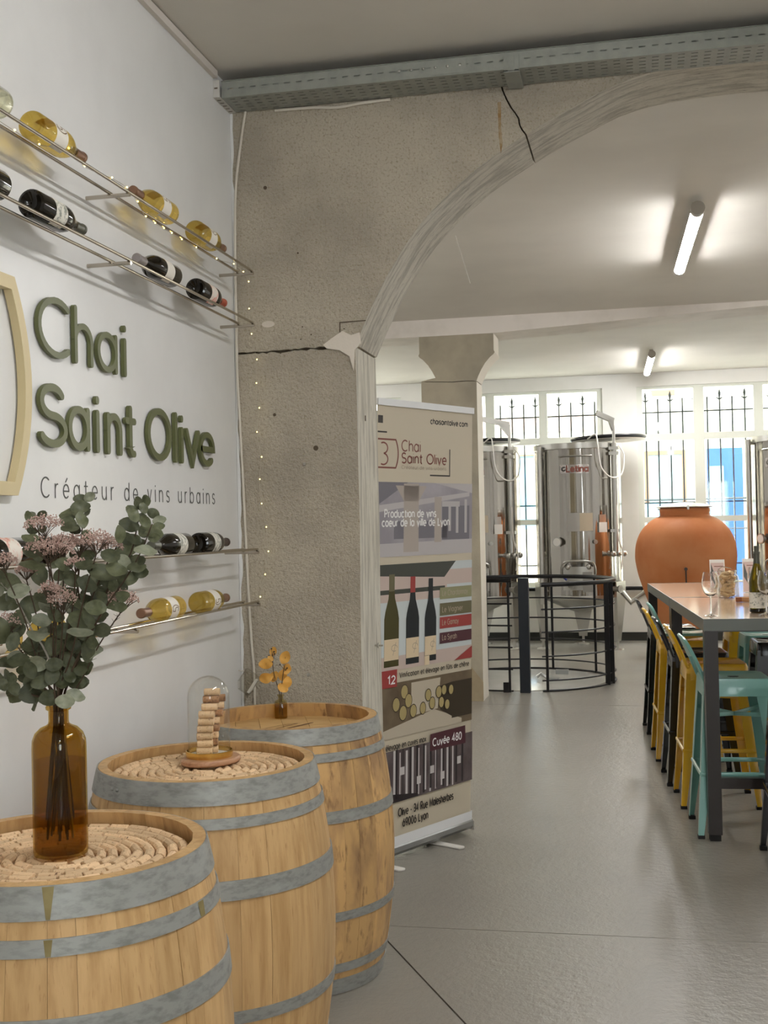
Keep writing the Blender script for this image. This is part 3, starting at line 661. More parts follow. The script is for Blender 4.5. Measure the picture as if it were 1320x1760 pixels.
BD = (.432, 3.268, CT)
mb = MB(); ov = [(.092 * math.cos(q), .074 * math.sin(q)) for q in [i * 2 * PI / 40 for i in range(40)]]
for k, (s0, z) in enumerate(((.95, 0), (1, .004), (1, .012), (.96, .016))): mb.v += [(x * s0, y * s0, z) for x, y in ov]
mb.f = [(i * 40 + j, i * 40 + (j + 1) % 40, i * 40 + 40 + (j + 1) % 40, i * 40 + 40 + j) for i in range(3) for j in range(40)] + [tuple(range(39, -1, -1)), tuple(range(120, 160))]; mb.m = [0] * len(mb.f)
o = mb.build('wooden_board', ACACIA, None, 40, BD, (0, 0, 1.05)); tag(o, 'oval reddish wooden board under the glass dome on the middle barrel', 'board')
DM = (.424, 3.278, CT + .0162)
t = thing('glass_dome', 'clear glass dome with a brass base standing on the oval board', 'glass dome', DM)
mb = MB(); mb.lathe([(0, 0), (.0665, 0), (.067, .002), (.067, .017), (.065, .018), (.0642, .006), (0, .006)], 48); mb.build('base', BRASS, t, 40)
mb = MB(); mb.lathe([(0, .0061), (.058, .0061), (.058, .0066), (0, .0066)], 40); mb.build('base_pad', CREAMW, t, 30)
pr = [(.0605, .0062), (.0605, .17)] + [(.0605 * math.cos(q), .17 + .0605 * math.sin(q)) for q in [i * PI / 24 for i in range(1, 12)]] + [(0.0001, .2305)]
mb = MB(); mb.lathe(pr + [(max(0, r_ - .0016), z - .0016 * (z > .17)) for r_, z in pr[::-1]], 48); mb.build('glass_cover', CLEAR, t, 60)
t = thing('cork_sculpture', 'leaning stack of wine corks glued into a curved figure inside the glass dome', 'cork sculpture', (DM[0], DM[1], DM[2] + .0068), .22)
rnd = random.Random(5); z = 0
col_ = [(-.012, 0), (-.010, 0), (-.011, 0), (-.009, 0), (-.006, 0), (-.004, 0), (0.004, .004), (.008, .010), (.011, .014)]
ckx = []
for dark, l, r in ((0, .045, .0106), (1, .046, .0106)):
    mb = MB(); mb.lathe([(0, -l / 2), (r - .0012, -l / 2), (r, -l / 2 + .0015), (r, l / 2 - .0015), (r - .0012, l / 2), (0, l / 2)], 14, axis='x'); ckx.append(mb.mesh('cork', CORKD if dark else CORK))
for i, (x, y) in enumerate(col_):
    o = link('cork', ckx[1 if i in (7,) else 0], t, (x, y - .012, .0107 + i * .0207)); o.rotation_euler = (rnd.uniform(0, 6), 0, rnd.uniform(-.08, .08))
for i in range(8):
    x, y = col_[i + 1]
    o = link('cork', ckx[i % 2], t, (x + .012, y + .010, .0215 + i * .0207 - .0105)); o.rotation_euler = (rnd.uniform(0, 6), 0, rnd.uniform(-.1, .1))

# ================================================================ WALL RACKS AND BOTTLES
RX1, RX2 = .136, .075
def rack(z, label):
    t = thing('bottle_shelf', label, 'wall rack', (0, 1.4, z), group='steel rod bottle shelves on the white wall')
    for x in (RX2, RX1):
        mb = MB(); mb.tube([(x, 0, 0), (x, 3.235, 0)], .005, 10); mb.build('rod', STEEL, t)
    for y in (.85, 2.03, 3.228):
        mb = MB(); mb.tube([(0.0005, y, -.012), (.145, y, -.0112)], .0066, 12); mb.build('wall_peg', STEEL, t)
    return t
RZ = [2.553, 2.343, 1.427, 1.216]
for z, l in zip(RZ, ('topmost steel rod shelf wound with tiny warm lights', 'second steel rod shelf, just above the green lettering', 'third steel rod shelf, just below the grey tagline', 'lowest steel rod shelf, behind the eucalyptus leaves')): rack(z, l)
BPROF = [(0, .018), (.012, .016), (.024, .006), (.031, 0), (.0375, .003), (.039, .009), (.039, .158), (.0375, .172), (.032, .192), (.024, .212), (.0175, .23), (.0145, .246), (.0142, .288), (.0158, .289), (.0158, .297), (.0142, .298), (0, .298)]
FIVE = [[(.34, H_), (.06, H_), (.04, .42)] + A(.2, .22, .2, .22, 120, -140), A(.12, .36, .5, .5, 62, -62)]
def bottle_meshes(tag_, glass, capm, labm, print_=None, z0=.07, z1=.135):
    d = {}
    mb = MB(); mb.lathe(BPROF, 28); d['glass'] = mb.mesh(tag_ + '_glass', glass, 50)
    mb = MB(); mb.lathe([(.0152, .238), (.0149, .25), (.0148, .287), (.0164, .288), (.0164, .298), (.0145, .3005), (0, .3008)], 18); d['capsule'] = mb.mesh(tag_ + '_capsule', capm, 50)
    mb = MB(); mb.lathe([(.0394, z0), (.0394, z1)], 22, a0=-1.75, a1=1.75); d['label'] = mb.mesh(tag_ + '_label', labm, 50)
    if print_:
        f = lambda u, v, dd: (.0397 * math.cos((u - .25) * .9), .0397 * math.sin((u - .25) * .9), z0 + .010 + v * .062)
        mb = MB()
        for s_ in print_: stroke(mb, s_, .075, f, 0, 0, cap=0)
        d['label_print'] = mb.mesh(tag_ + '_print', INKB, 0)
    return d
BM = {'white': bottle_meshes('white', WHITEWINE, CAPSB, LABELW, FIVE), 'dark_sage': bottle_meshes('ds', DARKB, CAPSG, LABELG), 'dark_mauve': bottle_meshes('dm', DARKB, CAPSP, LABELW),
      'dark_rust': bottle_meshes('dr', DARKB, CAPSR, LABELP), 'dark_pink': bottle_meshes('dp', DARKB, CAPSD, LABELP), 'dark_brown': bottle_meshes('db', DARKB, CAPSD, LABELG), 'pale': bottle_meshes('pl', PALEWINE, CAPSB, LABELW)}
def bottle(kind, label, loc, direction, roll, group):
    """A bottle lying along the wall: direction +1 points its neck away from the viewer, -1 towards."""
    t = thing('wine_bottle', label, 'wine bottle', loc, group=group)
    ax = Matrix.Rotation(-PI / 2 if direction > 0 else PI / 2, 4, 'X'); t.matrix_world = Matrix.Translation(loc) @ ax @ Matrix.Rotation(roll, 4, 'Z')
    d = BM[kind]
    link('glass', d['glass'], t); link('capsule', d['capsule'], t); l = link('label', d['label'], t)
    if 'label_print' in d: link('label_print', d['label_print'], l)
    return t
def lay(z): return z + .0345
bx = (RX1 + RX2) / 2
G1, G2, G3, G4 = 'bottles on the topmost rod shelf', 'bottles on the second rod shelf', 'bottles on the third rod shelf', 'bottles on the lowest rod shelf'
ROLLP, ROLLN = -.5, .45
for kind, lab, y, dr, zi, gp in (
    ('pale', 'clear glass bottle cut off by the left edge on the topmost shelf', 2.74, -1, 0, G1),
    ('white', 'golden white wine bottle, base to viewer, leftmost whole one on the topmost shelf', 2.895, 1, 0, G1),
    ('white', 'golden white wine bottle with its neck towards the viewer on the topmost shelf', 3.84, -1, 0, G1),
    ('white', 'golden white wine bottle nearest the pier on the topmost shelf', 4.08, 1, 0, G1),
    ('dark_brown', 'dark bottle cut off by the left edge on the second shelf', 2.725, -1, 1, G2),
    ('dark_sage', 'dark wine bottle with a patterned label and grey-green capsule on the second shelf', 2.885, 1, 1, G2),
    ('dark_mauve', 'dark wine bottle with a mauve-grey capsule pointing at the viewer on the second shelf', 3.86, -1, 1, G2),
    ('dark_rust', 'dark wine bottle with a rust-red capsule nearest the pier on the second shelf', 4.075, 1, 1, G2),
    ('dark_pink', 'dark wine bottle with a pink blotched label at the left edge of the third shelf', 2.81, -1, 2, G3),
    ('dark_brown', 'dark wine bottle on the third shelf mostly hidden behind the pink flowers', 2.90, 1, 2, G3),
    ('dark_sage', 'brown-black wine bottle with its neck behind the eucalyptus tip on the third shelf', 3.93, -1, 2, G3),
    ('dark_brown', 'black wine bottle with a dark brown capsule nearest the pier on the third shelf', 4.055, 1, 2, G3),
    ('white', 'golden white wine bottle at the left edge of the lowest shelf', 2.74, -1, 3, G4),
    ('white', 'golden white wine bottle on the lowest shelf glimpsed through the eucalyptus', 2.90, 1, 3, G4),
    ('white', 'golden white wine bottle with its neck towards the viewer on the lowest shelf', 3.84, -1, 3, G4),
    ('white', 'golden white wine bottle nearest the pier on the lowest shelf', 4.04, 1, 3, G4)):
    bottle(kind, lab, (bx, y, lay(RZ[zi])), dr, (-.25 if dr > 0 else .25) + (.25 if zi > 1 else -.25) * dr, gp)

# ================================================================ WALL SIGN
sg = thing('wall_sign', 'raised olive green lettering reading Chai Saint Olive with a grey tagline', 'sign', (0.0, 3.08, 1.60))
def letter(ch, y0, y1, base, s, w_):
    gw = GL[ch][0]; st = GL[ch][1]
    us = [p[0] for q in st for p in q]; a, b = min(us), max(us)
    sx = (y1 - y0 - w_) / (b - a) if b - a > .01 else 1
    fn = lambda u, v, d: (d, y0 + w_ / 2 + (u - a) * sx - 3.08, base + w_ / 2 + v * s - 1.60)
    mb = MB()
    for qi, q in enumerate(st):
        q2 = [((p[0] - a) * sx, p[1] * s) for p in q]
        f2 = lambda u, v, d: (d, y0 + w_ / 2 + u - 3.08, base + w_ / 2 + v - 1.60)
        stroke(mb, q2, w_, f2, .004 + .0003 * qi, .017 - .0004 * qi, cap=5)
    mb.build('letter', OLIVE, sg, 30)
for ch, a, b in (('C', 3.082, 3.274), ('h', 3.303, 3.427), ('a', 3.457, 3.603), ('i', 3.652, 3.672)): letter(ch, a, b, 2.014, .219, .0185)
for ch, a, b in (('S', 3.085, 3.247), ('a', 3.254, 3.395), ('i', 3.438, 3.462), ('n', 3.515, 3.628), ('t', 3.656, 3.739), ('O', 3.834, 4.048), ('l', 4.079, 4.105), ('i', 4.137, 4.163), ('v', 4.187, 4.329), ('e', 4.331, 4.491)): letter(ch, a, b, 1.754, .224, .0225)
s_ = 'Créateur de vins urbains'; sz = .079; tr_ = (1.41 - text_width(s_, sz, 0)) / (sz * (len(s_) - 1))
u_ = .03
for ch in s_:
    mb = MB(); u2 = text(mb, ch, u_, .012, sz, .0042, lambda u, v, d: (d, u, v), .0008, .0016, tr_)
    if mb.v: mb.build('tagline_letter', TAGINK, sg, 0)
    u_ = u2
# barrel-shaped emblem left of the lettering
em = thing('wall_emblem', 'beige barrel-shaped outline mounted on the white wall at the left edge', 'emblem', (0, 2.70, 1.612))
def barrel_outline(hw0, hw1, h, inset):
    R_ = []
    n = 14
    for i in range(n + 1): z = inset + (h - 2 * inset) * i / n; q = (z / h - .5) * 2; R_.append((hw1 - (hw1 - hw0) * q * q - inset, z))
    return R_
o1 = barrel_outline(.232, .316, .585, 0); o2 = barrel_outline(.232, .316, .585, .036)
mb = MB(); L1 = o1 + [(-x, z) for x, z in o1[::-1]]; L2 = o2 + [(-x, z) for x, z in o2[::-1]]; k = len(L1)
f = lambda p, d: (d, p[0], p[1])
vs = [f(p, .030) for p in L1] + [f(p, .030) for p in L2] + [f(p, .006) for p in L1] + [f(p, .006) for p in L2]
fs = []
for i in range(k):
    j = (i + 1) % k; fs += [(i, j, k + j, k + i), (2 * k + i, 2 * k + j, j, i), (k + i, k + j, 3 * k + j, 3 * k + i), (3 * k + i, 3 * k + j, 2 * k + j, 2 * k + i)]
mb.add(vs, fs); mb.build('outline', BEIGE, em, 30)

# ================================================================ CABLES AND TINY LIGHTS
def spline(P, n=6):
    P = [Vector(p) for p in P]; out = []
    for i in range(len(P) - 1):
        p0 = P[max(0, i - 1)]; p1 = P[i]; p2 = P[i + 1]; p3 = P[min(len(P) - 1, i + 2)]
        for k in range(n):
            t = k / n; out.append(.5 * ((2 * p1) + (p2 - p0) * t + (2 * p0 - 5 * p1 + 4 * p2 - p3) * t * t + (3 * p1 - p0 - 3 * p2 + p3) * t ** 3))
    return out + [P[-1]]
mb = MB(); mb.tube(spline([(.071, 4.793, 3.266), (.045, 4.793, 3.116), (.020, 4.793, 2.923), (.012, 4.793, 2.63), (.012, 4.793, 2.386), (.011, 4.793, 2.166), (.02, 4.793, 1.922), (.031, 4.793, 1.581), (.04, 4.793, 1.289), (.05, 4.793, 1.047), (.059, 4.793, .889), (.060, 4.793, .5), (.06, 4.793, .01)]), .0055, 8)
tag(mb.build('power_cord', CABLEW), 'white power cord running down the corner of the concrete pier', 'cord')
mb = MB(); mb.tube(spline([(.20, 4.791, 3.250), (.284, 4.791, 3.249), (.371, 4.79, 3.246), (.47, 4.79, 3.238), (.569, 4.79, 3.246), (.69, 4.79, 3.250)]), .006, 8)
tag(mb.build('sagging_cable', CABLEW), 'white cable sagging below the metal cable tray', 'cable')
mb = MB(); mb.tube([(.887, 5.2, 2.773), (.947, 5.2, 2.56)], .0012, 5)
tag(mb.build('hanging_thread', CREAMW), 'thin white thread hanging from the edge of the arch', 'thread')
fl_ = thing('fairy_light_cord', 'thin wire of tiny warm lights along the top shelf and down the pier', 'string lights', (.11, 4.6, 2.53))
pts = [(.11, 2.3, 2.548), (.11, 2.8, 2.540), (.11, 2.928, 2.543), (.13, 3.056, 2.570), (.11, 3.195, 2.562), (.136, 3.321, 2.562), (.136, 3.427, 2.562), (.12, 3.544, 2.55), (.08, 3.7, 2.545), (.075, 3.788, 2.545), (.075, 3.865, 2.546), (.075, 3.935, 2.546), (.075, 4.028, 2.545), (.078, 4.162, 2.546), (.1, 4.317, 2.536), (.12, 4.456, 2.544), (.09, 4.66, 2.556), (.085, 4.74, 2.532), (.078, 4.76, 2.424), (.083, 4.77, 2.32), (.101, 4.78, 2.214), (.097, 4.78, 2.116), (.107, 4.78, 2.012), (.095, 4.78, 1.912), (.113, 4.78, 1.808), (.103, 4.78, 1.715), (.109, 4.78, 1.614), (.127, 4.78, 1.516), (.134, 4.78, 1.415), (.118, 4.78, 1.32), (.095, 4.78, 1.227), (.085, 4.78, 1.14)]
rel = lambda p: (p[0] - .11, p[1] - 4.6, p[2] - 2.53)
mb = MB(); mb.tube([rel(p) for p in spline(pts, 3)], .0009, 4); mb.build('wire', WIRE, fl_)
bm_ = MB(); bm_.ball((0, 0, 0), .0027, 8, 6); bme = bm_.mesh('bulb', BULB)
for p in pts[1:-1]: link('bulb', bme, fl_, rel((p[0] + .004, p[1] - .006, p[2])))
# clear plastic battery case of the lights, hanging by the corner
t = thing('battery_case', 'small clear plastic case hanging by the cord at the foot of the pier', 'plastic case', (.04, 4.765, .875), rot=(0, .6, 0))
mb = MB(); mb.box(-.035, .035, -.012, .012, -.045, .045); mb.build('shell', CLEARP, t, 0)
mb = MB(); mb.box(.022, .034, -.010, .010, -.035, .03); mb.build('switch', CREAMW, t, 0)
mb = MB(); mb.tube(spline([(-.035, 0, .03), (-.075, 0, .0), (-.085, 0, -.07), (-.05, 0, -.13)]), .002, 6); mb.build('lead', CABLEW, t)

# ================================================================ CABLE TRAY
ct = thing('cable_tray', 'perforated galvanised cable tray fixed along the top of the arch', 'cable tray', (0.03, 4.615, 3.26))
LT = 4.3; pitch = .048; nC = int(LT / pitch)
def perf(rows, fn, name):
    """rows: list of (v0, v1, slotted?)"""
    mb = MB()
    for v0, v1, sl in rows:
        if not sl: mb.flat([(0, v0), (LT, v0), (LT, v1), (0, v1)], fn)
        else:
            for i in range(nC):
                o_ = pitch / 2 if sl == 2 else 0
                a = i * pitch + (.026 if True else 0); mb.flat([(i * pitch, v0), (i * pitch + .024, v0), (i * pitch + .024, v1), (i * pitch, v1)], fn)
    o = mb.build(name, GALV, ct, 0); md = o.modifiers.new('s', 'SOLIDIFY'); md.thickness = .0015; return o
perf([(0, .03, 0), (.03, .036, 1), (.036, .066, 0)], lambda u, v, d: (u, 0, v), 'front_flange')
rows = []; v = 0
for i in range(5): rows += [(v, v + .022, 0), (v + .022, v + .028, 1)]; v += .033; rows[-1:] = [(v - .011, v - .005, 1), (v - .005, v, 0)]
rows.append((v, .178, 0))
perf(rows, lambda u, v, d: (u, v, 0), 'bottom_plate')
mb = MB(); mb.box(0, LT, .1765, .178, 0, .106); mb.box(0, LT, -.006, 0, .064, .066); mb.build('back_flange', GALV, ct, 0)
mb = MB(); mb.box(.86, 1.0, -.003, -.0015, .004, .06); mb.build('splice_plate', GALV, ct, 0)
for i in range(6):
    mb = MB(); mb.ball((.735 + i * .048, -.003, .033), .006, 8, 4); mb.build('bolt', STAIN_R, ct)
mb = MB(); mb.box(1.145, 1.205, -.008, 0, -.012, .05); mb.box(1.145, 1.205, -.008, .178, -.016, -.008); mb.box(1.163, 1.187, -.014, -.008, -.012, .045); mb.build('clamp', GALV, ct, 0)
mb = MB(); mb.box(-.029, -.002, -.02, -.017, 0, .066); mb.box(-.029, -.002, -.02, .178, -.004, 0); mb.build('end_bracket', GALV_W, ct, 0)
mb = MB()
for i in range(5): mb.box(-.024, -.008, .012 + i * .034, .018 + i * .034, -.0048, -.0042)
mb.box(-.024, -.010, -.0206, -.0202, .03, .036); mb.build('bracket_slot', DARKGAP, ct, 0)
for r_, y, z in ((.012, .05, .016), (.009, .08, .012), (.014, .13, .018)):
    mb = MB(); mb.tube([(.02, y, z), (LT, y + .01, z)], r_, 8); tag(mb.build('tray_cable', BLACKM, None, 35, (0.03, 4.615, 3.26)), {.012: 'thick dark cable lying at the front of the cable tray', .009: 'thin dark cable lying in the middle of the cable tray', .014: 'thick dark cable lying at the back of the cable tray'}[r_], 'cable')
# fixings on the pier
for (x, z, l) in ((.293, 1.773, 'round bolt head on the pier face at eye height'), (.292, .901, 'round bolt head on the pier face just above the farthest barrel')):
    mb = MB(); mb.lathe([(0, -.007), (.004, -.007), (.007, -.003), (.008, 0), (0, 0)], 12, axis='y'); tag(mb.build('bolt_head', STAIN_R, None, 40, (x, 4.80, z)), l, 'bolt')
mb = MB(); mb.tube([(0, 0, 0), (.035, 0, 0)], .004, 8); mb.tube([(.012, 0, 0), (.016, 0, 0)], .011, 8); tag(mb.build('threaded_stud', STAIN_R, None, 35, (.521, 5.05, .997)), 'short steel stud sticking out of the side of the pier', 'bolt')

# ================================================================ STEEL TANKS
def arc_plate(r, a0, a1, z0, z1, th=.003, n=10):
    mb = MB(); pr = [(r, z0), (r + th, z0), (r + th, z1), (r, z1), (r, z0)]; mb.lathe(pr, n, a0=a0, a1=a1)
    k = n + 1
    mb.add([mb.v[i * k] for i in range(4)], [(0, 1, 2, 3)]); mb.add([mb.v[i * k + n] for i in range(4)], [(3, 2, 1, 0)]); return mb
RT, ZT0, ZT1 = .515, .62, 2.43
def tank(label, loc, rotz, lid):
    t = thing('wine_tank', label, 'steel tank', loc, rotz, 'stainless steel wine tanks')
    mb = MB(); mb.lathe([(RT, ZT0), (RT, 2.37), (RT - .004, 2.37), (RT - .004, ZT0), (RT, ZT0)], 64); mb.build('shell', STAIN, t, 30)
    mb = MB(); mb.lathe([(RT + .001, 2.36), (RT + .010, 2.365), (RT + .010, ZT1), (RT - .002, ZT1), (RT - .002, 2.36)], 64); mb.build('rim_band', STAIN_R, t, 30)
    mb = MB(); mb.lathe([(RT + .002, ZT0 - .012), (RT + .006, ZT0), (RT + .002, ZT0 + .03), (RT, ZT0 + .03)], 64); mb.build('base_band', STAIN_R, t, 30)
    mb = MB(); mb.lathe([(RT - .004, ZT0), (.14, .46), (.05, .43), (0, .43)], 48); mb.build('cone_bottom', STAIN_R, t, 30)
    for q in (math.radians(196), math.radians(270), math.radians(338), math.radians(90)):
        if abs(q - math.radians(270)) < .01: continue
        l = thing('leg', '', ''); del l['label']; del l['category']; l.parent = t; l.rotation_euler = (0, 0, q)
        bpy.data.objects.remove(l)
        c, s_ = math.cos(q), math.sin(q); R3 = Matrix.Rotation(q, 3, 'Z')
        def P(x, y, z): return tuple(R3 @ Vector((x, y, z)))
        mb = MB(); vs = []
        for z, hw, x0, x1 in ((.80, .15, RT + .002, RT + .006), (.62, .15, RT - .02, RT + .008), (.16, .055, RT - .08, RT - .02), (.10, .05, RT - .075, RT - .025)):
            vs += [P(x0, -hw, z), P(x1, -hw * .9, z), P(x1, hw * .9, z), P(x0, hw, z)]
        fs = [(3, 2, 1, 0), (12, 13, 14, 15)] + [(i * 4 + j, i * 4 + (j + 1) % 4, i * 4 + 4 + (j + 1) % 4, i * 4 + 4 + j) for i in range(3) for j in range(4)]
        mb.add(vs, fs); lg = mb.build('leg', STAIN_R, t, 30)
        mb = MB(); mb.cyl(P(RT - .05, 0, .015), P(RT - .05, 0, .11), .016, n=10); mb.lathe([(0, 0), (.075, 0), (.07, .012), (.02, .02), (0, .02)], 20, P(RT - .05, 0, 0)); mb.build('foot', STAIN_R, lg)
    an = lambda deg: math.radians(deg)
    pol = lambda r, deg, z: (r * math.cos(an(deg)), r * math.sin(an(deg)), z)
    # towel-rail style bar, maker's label, plate, gauge, display, valves
    mb = MB(); mb.tube([pol(RT + .002, 249, 2.27), pol(RT + .035, 250, 2.27)] + [pol(RT + .035, 250 + i * 5, 2.275) for i in range(1, 9)] + [pol(RT + .002, 291, 2.28)], .008, 8); mb.build('hand_bar', STAIN_R, t)
    lab = arc_plate(RT + .0008, an(250), an(287.5), 2.075, 2.175, .0004).build('maker_label', mat('maker_label' + label[-5:], srgb(180, 172, 167), .25, metal=.7), t, 30)
    f = lambda u, v, d: pol(RT + .0016 + d, 251.5 + u / RT * 180 / PI, 2.095 + v)
    mb = MB(); text(mb, 'Letina', .062, .0, .092, .017, f, 0, 0); mb.build('label_print', INK_BR, lab, 0)
    mb = MB(); stroke(mb, A(.028, .03, .02, .02, 60, 330), .016, f, 0, 0); mb.build('label_mark', INK_D, lab, 0)
    pl_ = arc_plate(RT + .012, an(258), an(291), 1.40, 1.615, .003).build('data_plate', mat('grey_plate' + label[:4], srgb(172, 168, 162), .4, metal=.4), t, 30)
    arc_plate(RT + .0155, an(274), an(290.5), 1.405, 1.61, .001).build('paper_sheet', mat('buff_sheet' + label[:4], srgb(198, 184, 160), .6), pl_, 30)
    ds = arc_plate(RT + .012, an(298), an(309), 1.385, 1.50, .02).build('display_box', CREAMW, t, 30)
    arc_plate(RT + .004, an(299), an(308), 1.50, 1.59, .02).build('display_bracket', STAIN_R, ds, 30)
    def radial(deg, z, r, L_, name, m_, extra=None):
        mb = MB(); d_ = Vector(pol(1, deg, 0)); p = Vector(pol(RT, deg, z)); mb.tube([p, p + d_ * L_], r, 14)
        if extra: extra(mb, p, d_)
        return mb.build(name, m_, t, 40)
    gg = radial(247, 1.28, .018, .06, 'gauge', STAIN_R, lambda mb, p, d_: mb.tube([p + d_ * .05, p + d_ * .075], .055, 20))
    p = Vector(pol(RT + .0755, 247, 1.28)); d_ = Vector(pol(1, 247, 0)); mb = MB(); mb.tube([p, p + d_ * .001], .046, 20); mb.build('dial', CREAMW, gg)
    radial(293, 1.275, .014, .05, 'sample_valve', STAIN_R, lambda mb, p, d_: mb.tube([p + d_ * .02, p + d_ * .035], .026, 12))
    radial(262, .78, .03, .09, 'racking_valve', STAIN_R, lambda mb, p, d_: mb.tube([p + d_ * .07, p + d_ * .09], .045, 16))
    radial(322, .72, .03, .10, 'drain_valve', STAIN_R, lambda mb, p, d_: mb.tube([p + d_ * .08, p + d_ * .10], .045, 16))
    mb = MB(); mb.tube([pol(RT + .08, 258, .84), pol(RT + .10, 252, .90)], .012, 8); mb.build('valve_handle', mat('blue_handle' + label[:4], srgb(40, 50, 130), .4), t)
    # manhole door with its hoop handle
    md = arc_plate(RT + .01, an(252), an(290), .72, .99, .018).build('manhole_door', STAIN_R, t, 30)
    mb = MB(); mb.tube(spline([pol(RT + .03, 250, .90), pol(RT + .05, 251, .98), pol(RT + .07, 256, 1.045), pol(RT + .075, 270, 1.06), pol(RT + .07, 286, 1.045), pol(RT + .05, 291, .98), pol(RT + .03, 292, .90)], 4), .011, 8); mb.build('door_handle', STAIN_R, md)
    for dg in (258, 284):
        mb = MB(); p = Vector(pol(RT + .03, dg, .985)); mb.ball(p, .03, 10, 6); mb.build('clamp_knob', STAIN_R, md)
    arc_plate(RT + .03, an(276), an(287), .70, .93, .03).build('hinge_block', mat('grey_hinge' + label[:4], srgb(150, 148, 142), .4, metal=.5), md, 30)
    # sight tube on the left, lid mast and arm on the right
    mb = MB(); mb.tube([pol(RT + .05, 222, .55), pol(RT + .05, 222, 2.40)], .03, 12); mb.build('sight_tube', STAIN_R, t)
    for z in (.7, 2.36):
        mb = MB(); mb.tube([pol(RT - .01, 222, z), pol(RT + .05, 222, z)], .02, 8); mb.build('tube_fitting', STAIN_R, t)
    mx_ = pol(RT + .045, 322, 0)
    mb = MB(); mb.tube([(mx_[0], mx_[1], 1.10), (mx_[0], mx_[1], 2.42)], .034, 14); mb.tube([(mx_[0], mx_[1], 2.40), (mx_[0], mx_[1], 2.68)], .018, 12)
    mast = mb.build('lid_mast', STAIN_R, t)
    for z in (1.12, 1.40, 2.30, 2.36):
        mb = MB(); mb.box(mx_[0] - .06, mx_[0] + .05, mx_[1] - .045, mx_[1] + .05, z - .018, z + .018); mb.build('mast_clamp', STAIN_R, mast, 0)
    ax = Vector((-.19 if lid > 0 else -.42, -.10, .09 if lid > 0 else .10)); p = Vector((mx_[0], mx_[1], 2.68)); sd = Vector((0, 0, 1)).cross(ax).normalized() * .018
    mb = MB(); q = p + ax; n_ = ax.normalized(); u_ = n_.cross(sd).normalized() * .03
    mb.obox((p + q) / 2, ax / 2, sd, u_); mb.add([p - sd + Vector((0, 0, -.03)), p + ax * .35 - sd, p - sd + Vector((0, 0, -.16)), p + sd + Vector((0, 0, -.03)), p + ax * .35 + sd, p + sd + Vector((0, 0, -.16))], [(0, 1, 2), (5, 4, 3), (0, 3, 4, 1), (1, 4, 5, 2), (2, 5, 3, 0)])
    mb.build('lid_arm', STAIN_R, mast, 0)
    # dark rubber-rimmed floating lid swung aside
    lx, ly = (.36, .30) if lid > 0 else (.06, .22)
    lm = Matrix.Translation((lx, ly, 2.50)) @ Matrix.Rotation(math.radians(-1.2), 4, 'Y')
    mb = MB(); mb.lathe([(0, 0), (.44, 0), (.455, .012), (.455, .028), (.44, .04), (0, .045)], 48); l = mb.build('floating_lid', BLACKM, t, 30); l.matrix_local = lm
    mb = MB(); mb.lathe([(0, -.012), (.44, -.012), (.45, -.002), (0, -.001)], 48); mb.build('lid_underside', CREAMW, l, 30)
    # thin white air hose looping from the lid
    a_ = Vector(pol(RT + .03, 300, 2.44))
    mb = MB(); mb.tube(spline([pol(RT - .1, 290, 2.47), pol(RT + .02, 296, 2.52), pol(RT + .06, 297, 2.42), pol(RT + .07, 300, 2.15), pol(RT + .09, 312, 2.02), pol(RT + .11, 327, 2.06), pol(RT + .10, 334, 2.28), pol(RT + .05, 330, 2.40)], 6), .008, 6); mb.build('air_hose', CREAMW, t)
    mb = MB(); mb.tube(spline([pol(RT + .10, 318, 1.70), pol(RT + .10, 319, 1.35), pol(RT + .11, 325, 1.15), pol(RT + .12, 321, .95)], 6), .009, 6); mb.build('drain_hose', CREAMW, t)
    for dg in (312, 320, 330):
        mb = MB(); mb.tube([pol(RT, dg, 1.13), pol(RT + .10, dg, 1.13)], .02, 8); mb.ball(pol(RT + .10, dg, 1.13), .035, 8, 6); mb.build('jacket_valve', STAIN_R, t)
    if label.startswith('polished steel wine tank with'):
      mb = MB(); mb.tube([pol(RT + .06, 330, .68), pol(RT + .16, 332, .56), pol(RT + .28, 338, .66), pol(RT + .36, 340, .76)], [.03, .035, .03, .03], 10); mb.build('bent_outlet_pipe', STAIN_R, t)
    return t
T1 = tank('polished steel wine tank with a red maker label, right of the concrete pillar', (.915, 14.60, 0), 0, 1)
T0 = tank('polished steel wine tank half hidden behind the concrete pillar', (-.300, 14.60, 0), 0, -1)
T2 = tank('polished steel wine tank cut off by the right edge behind the bar tables', (3.40, 14.30, 0), -.5, -1)

# ================================================================ TERRACOTTA JAR
jy = 13.7
t = thing('amphora', 'huge terracotta wine jar with a steel lid behind the bar tables', 'clay jar', (2.12, jy, 0))
pr = [(0, .20), (.22, .20), (.27, .24), (.33, .38), (.40, .56), (.465, .74), (.515, .90), (.545, 1.05), (.548, 1.14), (.535, 1.25), (.495, 1.36), (.43, 1.45), (.35, 1.515), (.285, 1.545), (.265, 1.56), (.265, 1.585), (.272, 1.60), (.272, 1.62), (.262, 1.635), (.24, 1.635), (.235, 1.56), (0, 1.55)]
pr = pr[:1] + [(p.x, p.y) for p in spline([(r_, z, 0) for r_, z in pr[1:14]], 4)] + pr[14:]
mb = MB(); mb.lathe(pr, 72); mb.build('body', TERRA, t, 50)
mb = MB(); mb.lathe([(0, 1.636), (.27, 1.637), (.305, 1.646), (.305, 1.654), (.27, 1.662), (.2, 1.684), (.08, 1.70), (0, 1.702)], 48); mb.build('steel_lid', STAIN_R, t, 40)
for q in (0, 2.1, 4.2):
    mb = MB(); mb.box(.255, .312, -.012, .012, 1.62, 1.665); o = mb.build('lid_clamp', STAIN_R, t, 0); o.rotation_euler = (0, 0, q + .6)
